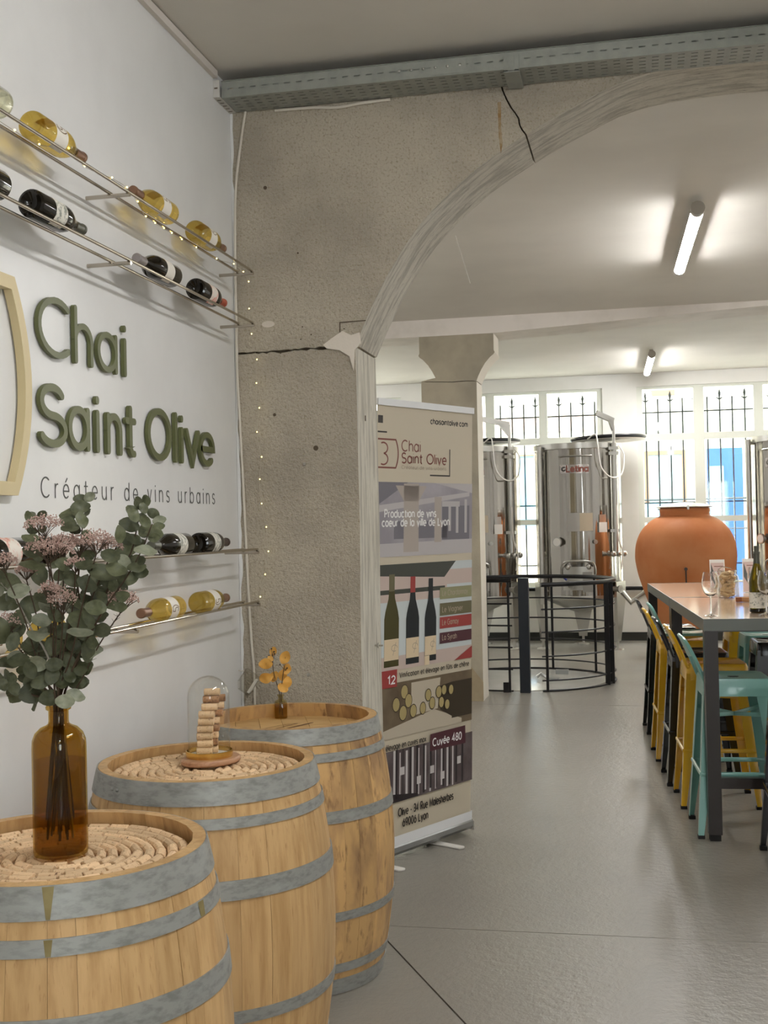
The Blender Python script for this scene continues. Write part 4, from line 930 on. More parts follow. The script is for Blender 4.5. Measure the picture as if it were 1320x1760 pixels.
mb = MB(); mb.tube([(-.02, -.52, .985), (-.02, -.575, .985)], .018, 12); mb.tube([(-.02, -.565, .985), (-.02, -.568, .84)], .008, 8); mb.build('sample_tap', CAPSD, t)
for q in range(4):
    c_, s_ = math.cos(q * PI / 2 + .6), math.sin(q * PI / 2 + .6); mb = MB(); mb.tube([(.30 * c_, .30 * s_, .31), (.36 * c_, .36 * s_, 0)], .022, 8); mb.build('stand_leg', BLACKM, t)
mb = MB(); mb.tube([(.30 * math.cos(i * PI / 16), .30 * math.sin(i * PI / 16), .31) for i in range(32)], .02, 8, closed=True); mb.build('stand_ring', BLACKM, t)

# ================================================================ ROUND RAILING
rc = (.50, 11.63)
t = thing('round_railing', 'round black metal guard rail in front of the steel tanks', 'railing', (rc[0], rc[1], 0))
RR = .88
ring = lambda r, z, a0, a1, n=40: [(r * math.cos(math.radians(a0 + (a1 - a0) * i / n)), r * math.sin(math.radians(a0 + (a1 - a0) * i / n)), z) for i in range(n + 1)]
mb = MB(); mb.tube(ring(RR + .0, .955, -73, 212, 56), .021, 10); mb.build('top_rail', BLACKM, t)
for z in (.735, .53, .315, .10):
    mb = MB(); mb.tube(ring(RR, z, -73, 212, 56), .0075, 8); mb.build('ring_rail', BLACKM, t)
mb = MB(); mb.box(-.001, .001, -.001, .001, 0, .001); mb = MB(); mb.tube(ring(RR, .008, -73, 212, 56), .010, 8); mb.build('bottom_rail', BLACKM, t)
for dg, w_ in ((-70, .012), (-22, .022), (-14, .022), (40, .012), (75, .012), (120, .012), (165, .012), (205, .012)):
    mb = MB(); x, y = RR * math.cos(math.radians(dg)), RR * math.sin(math.radians(dg)); mb.box(x - w_, x + w_, y - w_, y + w_, 0, .94); mb.build('post', BLACKM, t, 0)
t = thing('railing_gate', 'curved black gate section with its thick dark post, beside the pillar', 'gate', (rc[0], rc[1], 0))
mb = MB(); mb.tube(ring(RR, 1.00, -90, -145, 16), .021, 10); mb.build('top_rail', BLACKM, t)
for z in (.79, .595, .40, .205, .012):
    mb = MB(); mb.tube(ring(RR, z, -90, -145, 16), .0075, 8); mb.build('ring_rail', BLACKM, t)
mb = MB(); x, y = RR * math.cos(math.radians(-83)), RR * math.sin(math.radians(-83)); mb.box(x - .045, x + .045, y - .045, y + .045, 0, 1.02); mb.build('gate_post', NAVY, t, 0)
for dg in (-92, -120, -144):
    x, y = RR * math.cos(math.radians(dg)), RR * math.sin(math.radians(dg)); mb = MB(); mb.box(x - .01, x + .01, y - .01, y + .01, 0, .99); mb.build('post', BLACKM, t, 0)
mb = MB(); x, y = RR * math.cos(math.radians(-93.5)), RR * math.sin(math.radians(-93.5)); mb.box(x - .035, x + .012, y - .02, y + .02, 0, .09); mb.build('bolt_box', BLACKM, t, 0)
# polished round plate covering the floor inside
mb = MB(); mb.lathe([(0, .0), (.80, .0), (.80, .004), (.79, .006), (0, .006)], 64); o = mb.build('floor_plate', mat('polished_floor_plate', srgb(196, 194, 188), .22, metal=.25, var=(2, srgb(184, 182, 176), .4, .7)), None, 30, (rc[0], rc[1], .0005)); tag(o, 'pale polished round plate set on the floor inside the black railing', 'floor plate')
mb = MB(); mb.box(-.05, .05, -.03, .03, 0, .02); mb.tube([(-.05, 0, .01), (-.12, 0, .06), (-.16, 0, .03)], .016, 8); mb.box(.02, .14, -.035, .035, .06, .10); o = mb.build('plate_handle', ALU, None, 30, (.80, 11.55, .007)); tag(o, 'grey lifting handle lying on the round floor plate behind the thick post', 'handle')

# ================================================================ BAR TABLES
TA = .0721; ca, sa = math.cos(TA), math.sin(TA)
def tw(x, y): return (1.926 + x * ca - y * sa, 5.83 + x * sa + y * ca)      # table frame -> world
def bar_table(label, y0, y1, W_=.72, H=1.04):
    o = tw(0, y0); t = thing('bar_table', label, 'bar table', (o[0], o[1], 0), TA, 'tall bar tables'); L_ = y1 - y0; s_ = .031
    mb = MB(); mb.box(.004, W_ - .004, .004, L_ - .004, H - .02, H); mb.build('table_top', TBLTOP, t, 0)
    mb = MB(); mb.box(0, .004, 0, L_, H - .055, H + .001); mb.box(W_ - .004, W_, 0, L_, H - .055, H + .001); mb.box(.004, W_ - .004, 0, .004, H - .055, H + .001); mb.box(.004, W_ - .004, L_ - .004, L_, H - .055, H + .001); mb.build('edge_band', TBLEDGE, t, 0)
    mb = MB(); mb.box(.005, .06, .005, L_ - .005, H - .06, H - .0205); mb.box(W_ - .06, W_ - .005, .005, L_ - .005, H - .06, H - .0205); mb.box(.06, W_ - .06, .005, .06, H - .06, H - .0205); mb.box(.06, W_ - .06, L_ - .06, L_ - .005, H - .06, H - .0205); mb.build('top_frame', TBLSTEEL, t, 0)
    for x in (.003, W_ - 2 * s_ - .003):
        for y in (.003, L_ - 2 * s_ - .003):
            mb = MB(); mb.box(x, x + 2 * s_, y, y + 2 * s_, .03, H - .058); lg = mb.build('leg', TBLSTEEL, t, 0)
            mb = MB(); mb.box(x + .006, x + 2 * s_ - .006, y + .006, y + 2 * s_ - .006, 0, .03); mb.build('rubber_foot', RUBBER, lg, 0)
    for y in (.01, L_ - .05):
        mb = MB(); mb.box(.065, W_ - .065, y, y + .04, .245, .295); mb.build('stretcher', TBLSTEEL, t, 0)
    return t
bar_table('nearer tall bar table with pale top and dark steel legs, wine bottle on it', 0, 1.65)
bar_table('farther tall bar table with pale top, end to end with the nearer one', 1.657, 3.36)
def on(x, y, z=1.0415): p = tw(x, y); return (p[0], p[1], z)

# ================================================================ BAR STOOLS
SH, FT = .75, .205
def leg_mesh(sx, sy, m_):
    mb = MB(); vs = []
    for z, o_, w_ in ((.015, FT, .026), (.25, .188, .045), (.50, .172, .062), (.70, .158, .078)):
        th = .004
        L_ = [(0, 0), (w_, 0), (w_, th), (th, th), (th, w_), (0, w_)]
        vs += [(sx * (o_ - a), sy * (o_ - b), z) for a, b in L_]
    fs = [tuple(range(5, -1, -1)), tuple(range(18, 24))] + [(i * 6 + j, i * 6 + (j + 1) % 6, i * 6 + 6 + (j + 1) % 6, i * 6 + 6 + j) for i in range(3) for j in range(6)]
    mb.add(vs, fs); return mb.mesh('leg', m_, 30)
def rsq(h, r, z, n=5):
    out = []
    for q in range(4):
        cx, cy = ((1, 1), (-1, 1), (-1, -1), (1, -1))[q]
        for i in range(n + 1): a = q * PI / 2 + i * PI / 2 / n; out.append((cx * (h - r) + r * math.cos(a), cy * (h - r) + r * math.sin(a), z))
    return out
def stool(label, loc, rotz, m_):
    """Back towards -x."""
    t = thing('bar_stool', label, 'bar stool', loc, rotz, 'lacquered metal bar stools around the bar tables')
    mb = MB(); rg = [rsq(.163, .035, SH - .085), rsq(.160, .035, SH - .018), rsq(.154, .035, SH - .003), rsq(.140, .03, SH), rsq(.130, .03, SH - .006), rsq(.020, .006, SH - .010)]
    k = len(rg[0]); vs = [p for r_ in rg for p in r_]
    mb.add(vs, [(i * k + j, i * k + (j + 1) % k, i * k + k + (j + 1) % k, i * k + k + j) for i in range(5) for j in range(k)]); s_ = mb.build('seat', m_, t, 40)
    mb = MB(); mb.box(-.026, .026, -.011, .011, SH - .0112, SH - .0092); mb.build('grip_slot', RUBBER, s_, 0)
    for sx in (-1, 1):
        for sy in (-1, 1):
            l = link('leg', leg_mesh(sx, sy, m_), t)
            mb = MB(); mb.box(*sorted((sx * (FT + .002), sx * (FT - .03))), *sorted((sy * (FT + .002), sy * (FT - .03))), 0, .016); mb.build('rubber_foot', RUBBER, l, 0)
    o_ = .183
    for a, b in (((-o_, -o_), (o_, -o_)), ((-o_, o_), (o_, o_)), ((-o_, -o_), (-o_, o_)), ((o_, -o_), (o_, o_))):
        mb = MB(); mb.tube([(a[0], a[1], .30), (b[0], b[1], .30)], .008, 8, flat=1.4); mb.build('foot_bar', m_, t)
    for sg_ in (1, -1):
        mb = MB(); mb.tube([(-.155, -.155 * sg_, .575), (0, 0, .560), (.155, .155 * sg_, .575)], .006, 6, flat=1.8); mb.build('cross_brace', m_, t)
    # low bent back: two flat side bars and a wide top band
    mb = MB(); pts = spline([(-.150, -.150, SH - .02), (-.185, -.15, SH + .07), (-.225, -.135, SH + .155), (-.243, -.09, SH + .185), (-.25, 0, SH + .19), (-.243, .09, SH + .185), (-.225, .135, SH + .155), (-.185, .15, SH + .07), (-.150, .150, SH - .02)], 5)
    mb.tube(pts, .009, 8); bk = mb.build('back_frame', m_, t)
    mb = MB(); vs = []
    for i in range(11):
        y = -.13 + .026 * i; e = 1 - (abs(y) / .13) ** 2
        for z, dx in ((SH + .105 - .012 * e, 0), (SH + .178 + .010 * e * .5, -.035)): vs += [(-.203 + dx - .012 * e, y, z), (-.199 + dx - .012 * e, y, z)]
    fs = []
    for i in range(10): b_ = i * 4; fs += [(b_, b_ + 4, b_ + 6, b_ + 2), (b_ + 1, b_ + 3, b_ + 7, b_ + 5), (b_ + 2, b_ + 6, b_ + 7, b_ + 3), (b_, b_ + 1, b_ + 5, b_ + 4)]
    mb.add(vs, fs + [(0, 2, 3, 1), (40, 41, 43, 42)]); mb.build('back_band', m_, bk, 40)
    return t
for lab, x, y, m_ in (
    ('nearest teal bar stool at the left side of the nearer table', 2.072, 6.095, TEAL),
    ('yellow bar stool directly behind the nearest teal one', 2.012, 6.685, YELLOW),
    ('black bar stool between the two yellow ones on the left side', 1.953, 7.225, BLACKL),
    ('second yellow bar stool from the viewer on the left side', 1.898, 7.935, YELLOW),
    ('far teal bar stool beside the farther table, mostly hidden', 1.93, 8.46, TEAL),
    ('farthest black bar stool on the left side, its leg against the pale floor', 1.846, 8.90, BLACKL)): stool(lab, (x, y, 0), TA, m_)
for lab, x, y, m_ in (
    ('black bar stool at the near table end, one leg showing at the frame edge', 2.352, 5.53, BLACKL),
    ('black bar stool on the right side with its seat under the nearer table', 2.475, 7.84, BLACKL),
    ('teal bar stool on the right side, behind the black seat', 2.44, 8.28, TEAL),
    ('yellow bar stool on the right side, farthest of that row', 2.37, 8.72, YELLOW)): stool(lab, (x, y, 0), TA + PI if y > 6 else PI / 2, m_)

# ================================================================ THINGS ON THE BAR TABLES
WG = [(.001, 0), (.034, 0), (.034, .001), (.012, .004), (.0045, .010), (.0038, .04), (.0038, .085), (.006, .092), (.018, .098), (.031, .112), (.039, .135), (.041, .155), (.038, .18), (.032, .212), (.0312, .212), (.0372, .18), (.0402, .155), (.038, .136), (.030, .114), (.017, .1005), (.001, .098)]
wgm = None
def wine_glass(label, loc):
    global wgm
    t = thing('wine_glass', label, 'wine glass', loc, group='stemmed wine glasses on the bar table')
    if wgm is None:
        mb = MB(); mb.lathe(WG[7:], 32); bowl = mb.mesh('bowl', STEMGLASS, 60); mb = MB(); mb.lathe(WG[:8], 24); wgm = (bowl, mb.mesh('stem', STEMGLASS, 60))
    link('bowl', wgm[0], t); link('stem', wgm[1], t)
wine_glass('wine glass standing alone near the left edge of the bar table', (1.972, 6.03, 1.0415))
wine_glass('wine glass partly hidden behind the upright green wine bottle', (2.232, 6.62, 1.0415))
wine_glass('wine glass just right of the upright green wine bottle at the frame edge', (2.238, 6.11, 1.0415))
def up_bottle(label, loc, rz):
    t = thing('upright_bottle', label, 'wine bottle', loc, rz, 'upright wine bottles on the bar table')
    BP = [(0, .012), (.02, .004), (.034, 0), (.0395, .004), (.0395, .150), (.038, .163), (.032, .190), (.024, .215), (.0175, .24), (.0145, .258), (.0142, .29), (.0158, .291), (.0158, .299), (.0142, .30), (0, .30)]
    mb = MB(); mb.lathe(BP, 28); mb.build('glass', GREENB, t, 50)
    mb = MB(); mb.lathe([(0, .0042), (.0398, .0042), (.0398, .018), (0, .018)], 28); mb.build('dark_base', DARKB, t, 40)
    mb = MB(); mb.lathe([(.0401, .022), (.0401, .100)], 28); mb.build('label', LABELG, t)
    mb = MB(); mb.lathe([(.0172, .243), (.0152, .258), (.0150, .288), (.0168, .289), (.0168, .30), (.0145, .302), (.0128, .304), (.0128, .33), (0, .331)], 18); mb.build('capsule', CAPSG, t, 50)
up_bottle('open green white-wine bottle standing on the bar table', (2.208, 6.235, 1.0415), -2)
up_bottle('second green wine bottle cut off by the right edge of the picture', (2.297, 6.33, 1.0415), -2)
t = thing('cork_jar', 'glass jar filled with wine corks on the bar table', 'jar', (2.150, 7.44, 1.0415))
mb = MB(); mb.lathe([(0, 0), (.058, 0), (.063, .006), (.063, .105), (.058, .125), (.045, .140), (.045, .150), (.049, .152), (.049, .160), (.043, .160), (.042, .138), (.055, .122), (.0605, .104), (.0605, .008), (0, .005)], 36); mb.build('glass', JARG, t, 50)
mb = MB(); mb.tube([(-.052, 0, .142), (-.056, 0, .165), (-.030, 0, .182), (0, 0, .176), (.02, 0, .17)], .003, 6); mb.build('wire_bail', STEEL, t)
rnd = random.Random(4); JC = []
for i in range(54):
    lay_ = i // 8; q = i * 2.4 + rnd.uniform(-.2, .2); r_ = .031 * math.sqrt(rnd.uniform(.1, 1)); p = tw(0, 0)
    o = link('loose_cork', ckx[0], None, (2.150 + r_ * math.cos(q), 7.44 + r_ * math.sin(q), 1.0415 + .018 + lay_ * .0205), (rnd.uniform(-.5, .5), rnd.uniform(-.5, .5), rnd.uniform(0, 6.28)))
    tag(o, 'used wine cork heaped inside the glass jar on the bar table', 'cork', 'corks in the glass jar')
t = thing('card_block', 'small light wooden card block in front of the cork jar', 'wooden block', (2.187, 7.02, 1.0415), .1)
mb = MB(); mb.box(-.028, .058, -.015, .015, 0, .026); mb.build('block', mat('oak_block', srgb(200, 150, 104), .5), t, 0)
mb = MB(); mb.box(-.028, .003, -.0165, -.015, 0, .026); mb.build('dark_end', mat('brown_end', srgb(150, 92, 56), .5), t, 0)
def leaflet(label, loc, rz, seed):
    t = thing('leaflet', label, 'leaflet', loc, rz, 'leaflet stands on the bar table'); W_, H = .092, .215
    TT = Matrix.Rotation(-.16, 4, 'X')
    f = lambda u, v, d: tuple(TT @ Vector((u - W_ / 2, -d, v)))
    mb = MB(); mb.prism([(0, 0), (W_, 0), (W_, H), (0, H)], f, 0, .002); mb.build('card', CREAMW, t, 0)
    pk = mat('blush_print%d' % seed, srgb(214, 190, 182), .6); gy = mat('grey_print%d' % seed, srgb(96, 98, 96), .6)
    mb = MB(); mb.flat([(.006, .006), (W_ - .006, .006), (W_ - .006, H - .02), (.006, H - .02)], f, .0023); mb.build('print', pk, t, 0)
    mb = MB(); mb.flat([(.008, .19), (.016, .165), (.03, .115), (.05, .05), (.058, .012), (.008, .10)], f, .0026); mb.build('dark_print', gy, t, 0)
    mb = MB(); stroke(mb, A(.058, .135, .013, .013, 0, 360, 12), .003, f, .0026, .0026); stroke(mb, [(.028, .172), (.08, .172)], .004, f, .0026, .0026); mb.build('emblem_print', INK_BR, t, 0)
    mb = MB(); mb.box(-.03, .03, .0, .06, 0, .004); mb.add([(-.02, .006, 0.004), (.02, .006, .004), (.02, .058, .004), (-.02, .058, .004), (-.02, .036, .19), (.02, .036, .19)], [(0, 1, 2, 3), (0, 4, 5, 1), (2, 5, 4, 3), (0, 3, 4), (1, 5, 2)]); mb.build('easel_back', CREAMW, t, 0)
leaflet('blush and grey leaflet stand left of the cork jar', (2.112, 7.80, 1.0415), .05, 1)
leaflet('blush and grey leaflet stand right of the cork jar, behind the bottle', (2.315, 7.90, 1.0415), -.05, 2)

# ================================================================ ROLL-UP BANNER
bo = Vector((.799, 5.841, 0)); bd = Vector((.45787, .88902, 0)); bn_ = Vector((.88902, -.45787, 0))
S0, S1 = -.720, .003
t = thing('roll_up_banner', 'beige roll-up banner with pictures of bottles, barrels and tanks, behind the pier', 'banner', tuple(bo))
shear = lambda s, z: s + .047 * (z - .08)
def fb(s, z, d=0): return tuple(bd * shear(s, z) * 1.02 + bn_ * d + Vector((0, 0, 1.51 + 1.02 * (z - 1.51))))
mb = MB(); mb.prism([(S0, .085), (S1, .085), (S1, 2.05), (S0, 2.05)], fb, -.0012, 0); sheet = mb.build('sheet', BANNER, t, 0)
rect = lambda a, b, c, d: [(a, c), (b, c), (b, d), (a, d)]
LY = [0.0003]
def pr_(name, polys, m_, step=True):
    """flat print on the sheet; each later print lies a hair above the earlier ones"""
    if step: LY[0] += .00012
    for p in polys: MB().flat(p, fb, LY[0]).build(name, m_, sheet, 0)
def tx(s, s0, s1, z, size, w_, m_, name='printed_text'):
    LY[0] += .00012
    sx = (s1 - s0) / text_width(s, size, .13); u = s0
    for wd_ in s.split(' '):
        mb = MB(); u = text(mb, wd_, u, z, size, w_, lambda a_, b_, d: fb(a_, b_, LY[0]), 0, 0, .13, sx=sx, cap=0) + (GL[' '][0] + .13) * size * sx; mb.build('printed_word', m_, sheet, 0)
mb = MB(); mb.prism(rect(S0 - .005, S1 + .004, 2.045, 2.075), fb, -.012, .010); mb.build('top_bar', BWHITE, t, 0)
tx('chaisaintolive.com', -.333, -.037, 1.981, .034, .0052, INK_D)
pr_('printed_mark', [rect(S0 + .004, -.682, 1.966, 2.0)], INK_D)
def line_print(lines, w_, m_):
    LY[0] += .00012; mb = MB()
    for l in lines: stroke(mb, l, w_, lambda u, v, d: fb(u, v, LY[0]), 0, 0, cap=0)
    return mb.build('printed_lines', m_, sheet, 0)
line_print([[(S0, 1.927), (-.653 + .0, 1.927)], [(-.181, 1.866), (-.181, 1.738), (-.335, 1.738)]] if False else [[(-.181, 1.866), (-.181, 1.740), (-.335, 1.740)]], .007, INK_D)
line_print([[(S0 + .002, 1.927), (-.653, 1.927)]], .007, INK_D)
bcx = -.705
hw = lambda z: .133 - .018 * ((z - 1.832) / .063) ** 2
rs = [(bcx + hw(1.769 + .126 * i / 10), 1.769 + .126 * i / 10) for i in range(11)]
line_print([[(S0 + .004, 1.895)] + [rs[10 - i] for i in range(11)] + [(S0 + .004, 1.769)]], .0075, INK_BR)
line_print([A(-.678, 1.856, .030, .024, 120, -85), A(-.678, 1.807, .032, .025, 85, -120)], .007, INK_BR)
tx('Chai', -.548, -.409, 1.847, .067, .0058, INK_BR); tx('Saint Olive', -.547, -.209, 1.793, .062, .0068, INK_BR); tx('Créateur de vins urbains', -.548, -.209, 1.766, .022, .0022, INK_L)
# picture 1: the hall
pr_('printed_photo', [rect(S0, S1, 1.372, 1.705)], INK_LAV)
pr_('printed_shape', [[(S0, 1.60), (S0, 1.705), (-.50, 1.705)], rect(-.60, -.2, 1.45, 1.53), rect(-.24, -.02, 1.44, 1.60)], INK_LAV3)
pr_('printed_shape', [[(S0, 1.57), (S0, 1.60), (-.02, 1.665), (-.02, 1.645)], [(-.3, 1.705), (S1, 1.705), (S1, 1.66)], [(S0, 1.372), (S0, 1.43), (S1, 1.44), (S1, 1.372)], rect(-.19, -.17, 1.48, 1.6), rect(-.13, -.11, 1.47, 1.61), rect(-.06, -.04, 1.47, 1.63), rect(-.24, -.10, 1.595, 1.62)], INK_LAV2)
pr_('printed_shape', [rect(-.53, -.42, 1.39, 1.70), rect(-.30, -.245, 1.43, 1.64), [(-.53, 1.62), (-.42, 1.62), (-.36, 1.69), (-.59, 1.69)]], INK_STONE)
tx('Production de vins', -.667, -.288, 1.548, .046, .0068, INK_W); tx('coeur de la ville de Lyon', -.684, -.182, 1.508, .046, .0068, INK_W)
# picture 2: three bottles and the four colour tags
pr_('printed_photo', [rect(S0, S1, .868, 1.338)], INK_PALE)
pr_('printed_shape', [rect(S0, -.20, 1.17, 1.31), rect(S0, S1, .868, .93), rect(-.2, S1, 1.23, 1.3)], INK_ROSE)
pr_('printed_shape', [[(S0, 1.338), (S0, 1.29), (-.22, 1.265), (-.13, 1.338)], rect(S0, -.215, 1.205, 1.225)], INK_GRN)
def bottle_print(cx, z0, z1, hw_, m_, cap):
    h = z1 - z0; P = [(-hw_, 0), (hw_, 0), (hw_, .52), (hw_ * .86, .6), (hw_ * .45, .74), (hw_ * .36, .84), (hw_ * .36, 1), (-hw_ * .36, 1), (-hw_ * .36, .84), (-hw_ * .45, .74), (-hw_ * .86, .6), (-hw_, .52)]
    pr_('printed_bottle', [[(cx + x, z0 + v * h) for x, v in P]], m_)
    pr_('printed_shape', [[(cx - hw_ * .38, z0 + .82 * h), (cx + hw_ * .38, z0 + .82 * h), (cx + hw_ * .38, z1 + .002), (cx - hw_ * .38, z1 + .002)]], cap)
    pr_('printed_shape', [rect(cx - hw_ * .98, cx + hw_ * .98, z0 + .07 * h, z0 + .30 * h)], INK_CRM)
    line_print([A(cx + hw_ * .4, z0 + .2 * h, hw_ * .4, .07 * h * .5, 0, 300, 8), [(cx + hw_ * .2, z0 + .12 * h), (cx + hw_ * .6, z0 + .26 * h)]], .003, INK_L)
bottle_print(-.612, .885, 1.292, .052, INK_BOTG, INK_TAG[1]); bottle_print(-.461, .885, 1.276, .048, INK_BOTD, INK_TAG[2]); bottle_print(-.327, .885, 1.262, .044, INK_BOTD, INK_BOTD)
pr_('printed_shape', [rect(-.372, -.335, .868, .91)], INK_CRM)
for i, (z0, z1, s_) in enumerate(((1.162, 1.216, 'Le Chardonnay'), (1.085, 1.143, 'Le Viognier'), (1.025, 1.078, 'Le Gamay'), (.955, 1.006, 'La Syrah'))):
    pr_('printed_tag', [rect(-.257, S1 - .004, z0, z1)], INK_TAG[i]); tx(s_, -.238, (-.238 + (.205, .165, .13, .115)[i]), z0 + .016, .034, .0034, INK_L)
pr_('printed_shape', [[(-.14, .868), (S1, .868), (S1, .925)]], INK_TAG[2])
# picture 3: the barrel cellar
tx('Vinification et élevage en fûts de chêne', -.555, -.022, .832, .030, .0036, INK_D)
pr_('printed_photo', [rect(S0, S1, .570, .812)], INK_SEP)
pr_('printed_shape', [[(-.47, .65), (-.47, .80), (-.25, .80), (-.27, .66)], [(S0, .57), (S0, .60), (-.30, .66), (-.08, .59), (-.08, .57)]], INK_SEPL)
pr_('printed_shape', [rect(-.16, S1, .6, .77), [(-.25, .65), (-.25, .76), (-.16, .77), (-.16, .61)]], INK_BRD)
for cx, cz, r in ((-.52, .765, .03), (-.49, .722, .03), (-.455, .672, .028), (-.53, .672, .032), (-.58, .715, .03), (-.385, .675, .026), (-.345, .73, .026), (-.315, .69, .026), (-.265, .735, .026), (-.245, .685, .024), (-.225, .74, .022), (-.2, .67, .022), (-.17, .735, .022)):
    pr_('printed_barrel', [[(cx + (r + .004) * .8 * math.cos(q), cz + (r + .004) * math.sin(q)) for q in [i * PI / 7 for i in range(14)]]], INK_BRD, True); pr_('printed_barrel', [[(cx + r * .8 * math.cos(q), cz + r * math.sin(q)) for q in [i * PI / 7 for i in range(14)]]], INK_BAR)
pr_('printed_tag', [rect(S0, -.578, .795, .872)], INK_TAG[2]); tx('12', -.643, -.590, .812, .046, .0065, INK_W)
# picture 4: the steel tanks
tx('élevage en cuves inox', -.652, -.362, .522, .034, .0042, INK_D)
pr_('printed_photo', [rect(S0, S1, .286, .515)], INK_TANK)
random.seed(2)
pr_('printed_shape', [rect(a, a + random.uniform(.006, .02), .286 + random.uniform(0, .02), .515 - random.uniform(0, .02)) for a in [-.60 + i * .044 for i in range(11)]], INK_TANKL)
pr_('printed_shape', [rect(a, a + random.uniform(.006, .016), .286 + random.uniform(0, .02), .515) for a in [-.585 + i * .05 for i in range(11)]] + [[(S0, .286), (S0, .34), (-.42, .30), (-.42, .286)]], INK_TANKD)
pr_('printed_shape', [rect(a, a + .03, z, z + .035) for a, z in ((-.55, .40), (-.43, .34), (-.33, .37), (-.25, .33), (-.12, .38))], INK_TANKL)
pr_('printed_tag', [[(-.332, .472), (-.052, .468), (-.056, .552), (-.33, .549)]], INK_TAG[3]); tx('Cuvée 480', -.312, -.085, .492, .046, .0058, INK_W)
tx('Olive - 34 Rue Malesherbes', -.562, -.150, .222, .046, .0062, INK_D); tx('69006 Lyon', -.53, -.345, .172, .046, .0062, INK_D)
pr_('printed_strip', [rect(S0, S1, .085, .138)], BWHITE)
# aluminium cassette and its swing-out feet
f3 = lambda u, v, d: tuple(bd * d + bn_ * (u - .045) + Vector((0, 0, v)))
mb = MB(); mb.prism([(-.055, .022), (.045, .022), (.062, .04), (.062, .062), (.042, .082), (.012, .092), (-.012, .092), (-.055, .07)], f3, -.655, .004); mb.build('cassette', ALU, t, 30)
mb = MB(); mb.prism([(-.058, .018), (.064, .018), (.066, .06), (.044, .086), (.0, .096), (-.058, .074)], f3, .004, .012); mb.build('end_cap', CAPG, t, 30)
for s_, ln in ((-.25, .185), (-.69, .18)):
    f4 = lambda u, v, d: tuple(bd * (s_ + v) + bn_ * (u - .045) + Vector((0, 0, d)))
    mb = MB(); mb.prism([(-.05, -.022), (ln - .02, -.022)] + [(ln - .02 + .02 * math.cos(q), .022 * math.sin(q)) for q in [-PI / 2 + i * PI / 8 for i in range(1, 8)]] + [(ln - .02, .022), (-.05, .022)], f4, .002, .0075); mb.build('swing_foot', CREAMW, t, 30)
    mb = MB(); mb.prism([(-.02, -.018), (.02, -.018), (.02, .018), (-.02, .018)], f4, .0075, .022); mb.build('foot_pivot', CAPG, t, 0)

# ================================================================ EUCALYPTUS AND RICE FLOWERS IN THE VASE
LEAF=[[0.327,2.345,1.407,0.039,0.026],[0.415,2.231,1.394,0.03,0.022],[0.37,2.363,1.357,0.034,0.026],[0.455,2.248,1.332,0.027,0.022],[0.447,2.248,1.303,0.031,0.012],[0.41,2.31,1.272,0.045,0.023],[0.418,2.337,1.256,0.032,0.01],[0.474,2.262,1.241,0.024,0.022],[0.429,2.246,1.232,0.022,0.025],[0.371,2.284,1.189,0.018,0.023],[0.403,2.301,1.178,0.038,0.026],[0.477,2.282,1.203,0.02,0.025],[0.508,2.286,1.174,0.027,0.02],[0.502,2.251,1.168,0.027,0.02],[0.38,2.227,1.204,0.013,0.018],[0.459,2.364,1.269,0.036,0.028],[0.533,2.268,1.33,0.039,0.029],[0.508,2.294,1.352,0.03,0.017],[0.544,2.239,1.304,0.036,0.011],[0.545,2.318,1.339,0.027,0.01],[0.548,2.355,1.384,0.04,0.02],[0.6,2.236,1.423,0.048,0.022],[0.559,2.363,1.404,0.038,0.01],[0.596,2.358,1.41,0.03,0.023],[0.598,2.324,1.449,0.04,0.017],[0.655,2.27,1.438,0.026,0.014],[0.608,2.33,1.473,0.03,0.025],[0.632,2.314,1.494,0.022,0.022],[0.693,2.228,1.469,0.031,0.014],[0.675,2.298,1.507,0.036,0.019],[0.63,2.296,1.524,0.029,0.024],[0.648,2.212,1.505,0.014,0.024],[0.672,2.222,1.543,0.019,0.021],[0.658,2.301,1.556,0.013,0.018],[0.655,2.295,1.538,0.017,0.012],[0.694,2.298,1.531,0.019,0.017],[0.538,2.263,1.561,0.027,0.027],[0.485,2.319,1.549,0.028,0.018],[0.514,2.312,1.578,0.02,0.014],[0.549,2.244,1.534,0.017,0.027],[0.501,2.283,1.531,0.022,0.014],[0.51,2.271,1.52,0.025,0.015],[0.397,2.312,1.54,0.011,0.025],[0.451,2.216,1.502,0.024,0.012],[0.421,2.275,1.472,0.025,0.019],[0.435,2.254,1.447,0.035,0.012],[0.396,2.352,1.423,0.031,0.034],[0.451,2.266,1.377,0.027,0.027],[0.536,2.298,1.504,0.02,0.015],[0.568,2.221,1.446,0.029,0.014],[0.507,2.29,1.411,0.027,0.022],[0.556,2.249,1.405,0.029,0.022],[0.463,2.367,1.373,0.023,0.012],[0.523,2.309,1.366,0.047,0.022],[0.435,2.356,1.276,0.034,0.023],[0.381,2.224,1.314,0.02,0.037],[0.333,2.365,1.301,0.024,0.034],[0.408,2.217,1.292,0.022,0.027],[0.346,2.303,1.236,0.036,0.014],[0.404,2.246,1.25,0.03,0.018],[0.471,2.259,1.22,0.025,0.027],[0.483,2.289,1.306,0.03,0.022],[0.515,2.358,1.3,0.033,0.018],[0.538,2.281,1.265,0.017,0.03],[0.45,2.286,1.169,0.03,0.02],[0.436,2.276,1.203,0.028,0.02],[0.588,2.221,1.359,0.029,0.019],[0.633,2.222,1.436,0.031,0.017],[0.37,2.329,1.334,0.028,0.023],[0.336,2.319,1.366,0.031,0.023],[0.472,2.356,1.233,0.026,0.028],[0.479,2.262,1.339,0.025,0.025],[0.621,2.222,1.462,0.026,0.017],[0.504,2.255,1.446,0.025,0.025],[0.522,2.348,1.405,0.03,0.018],[0.498,2.282,1.217,0.022,0.025]]
SILVER = {4, 6, 12, 13, 17, 18, 19, 22, 28, 35, 1, 3, 52}
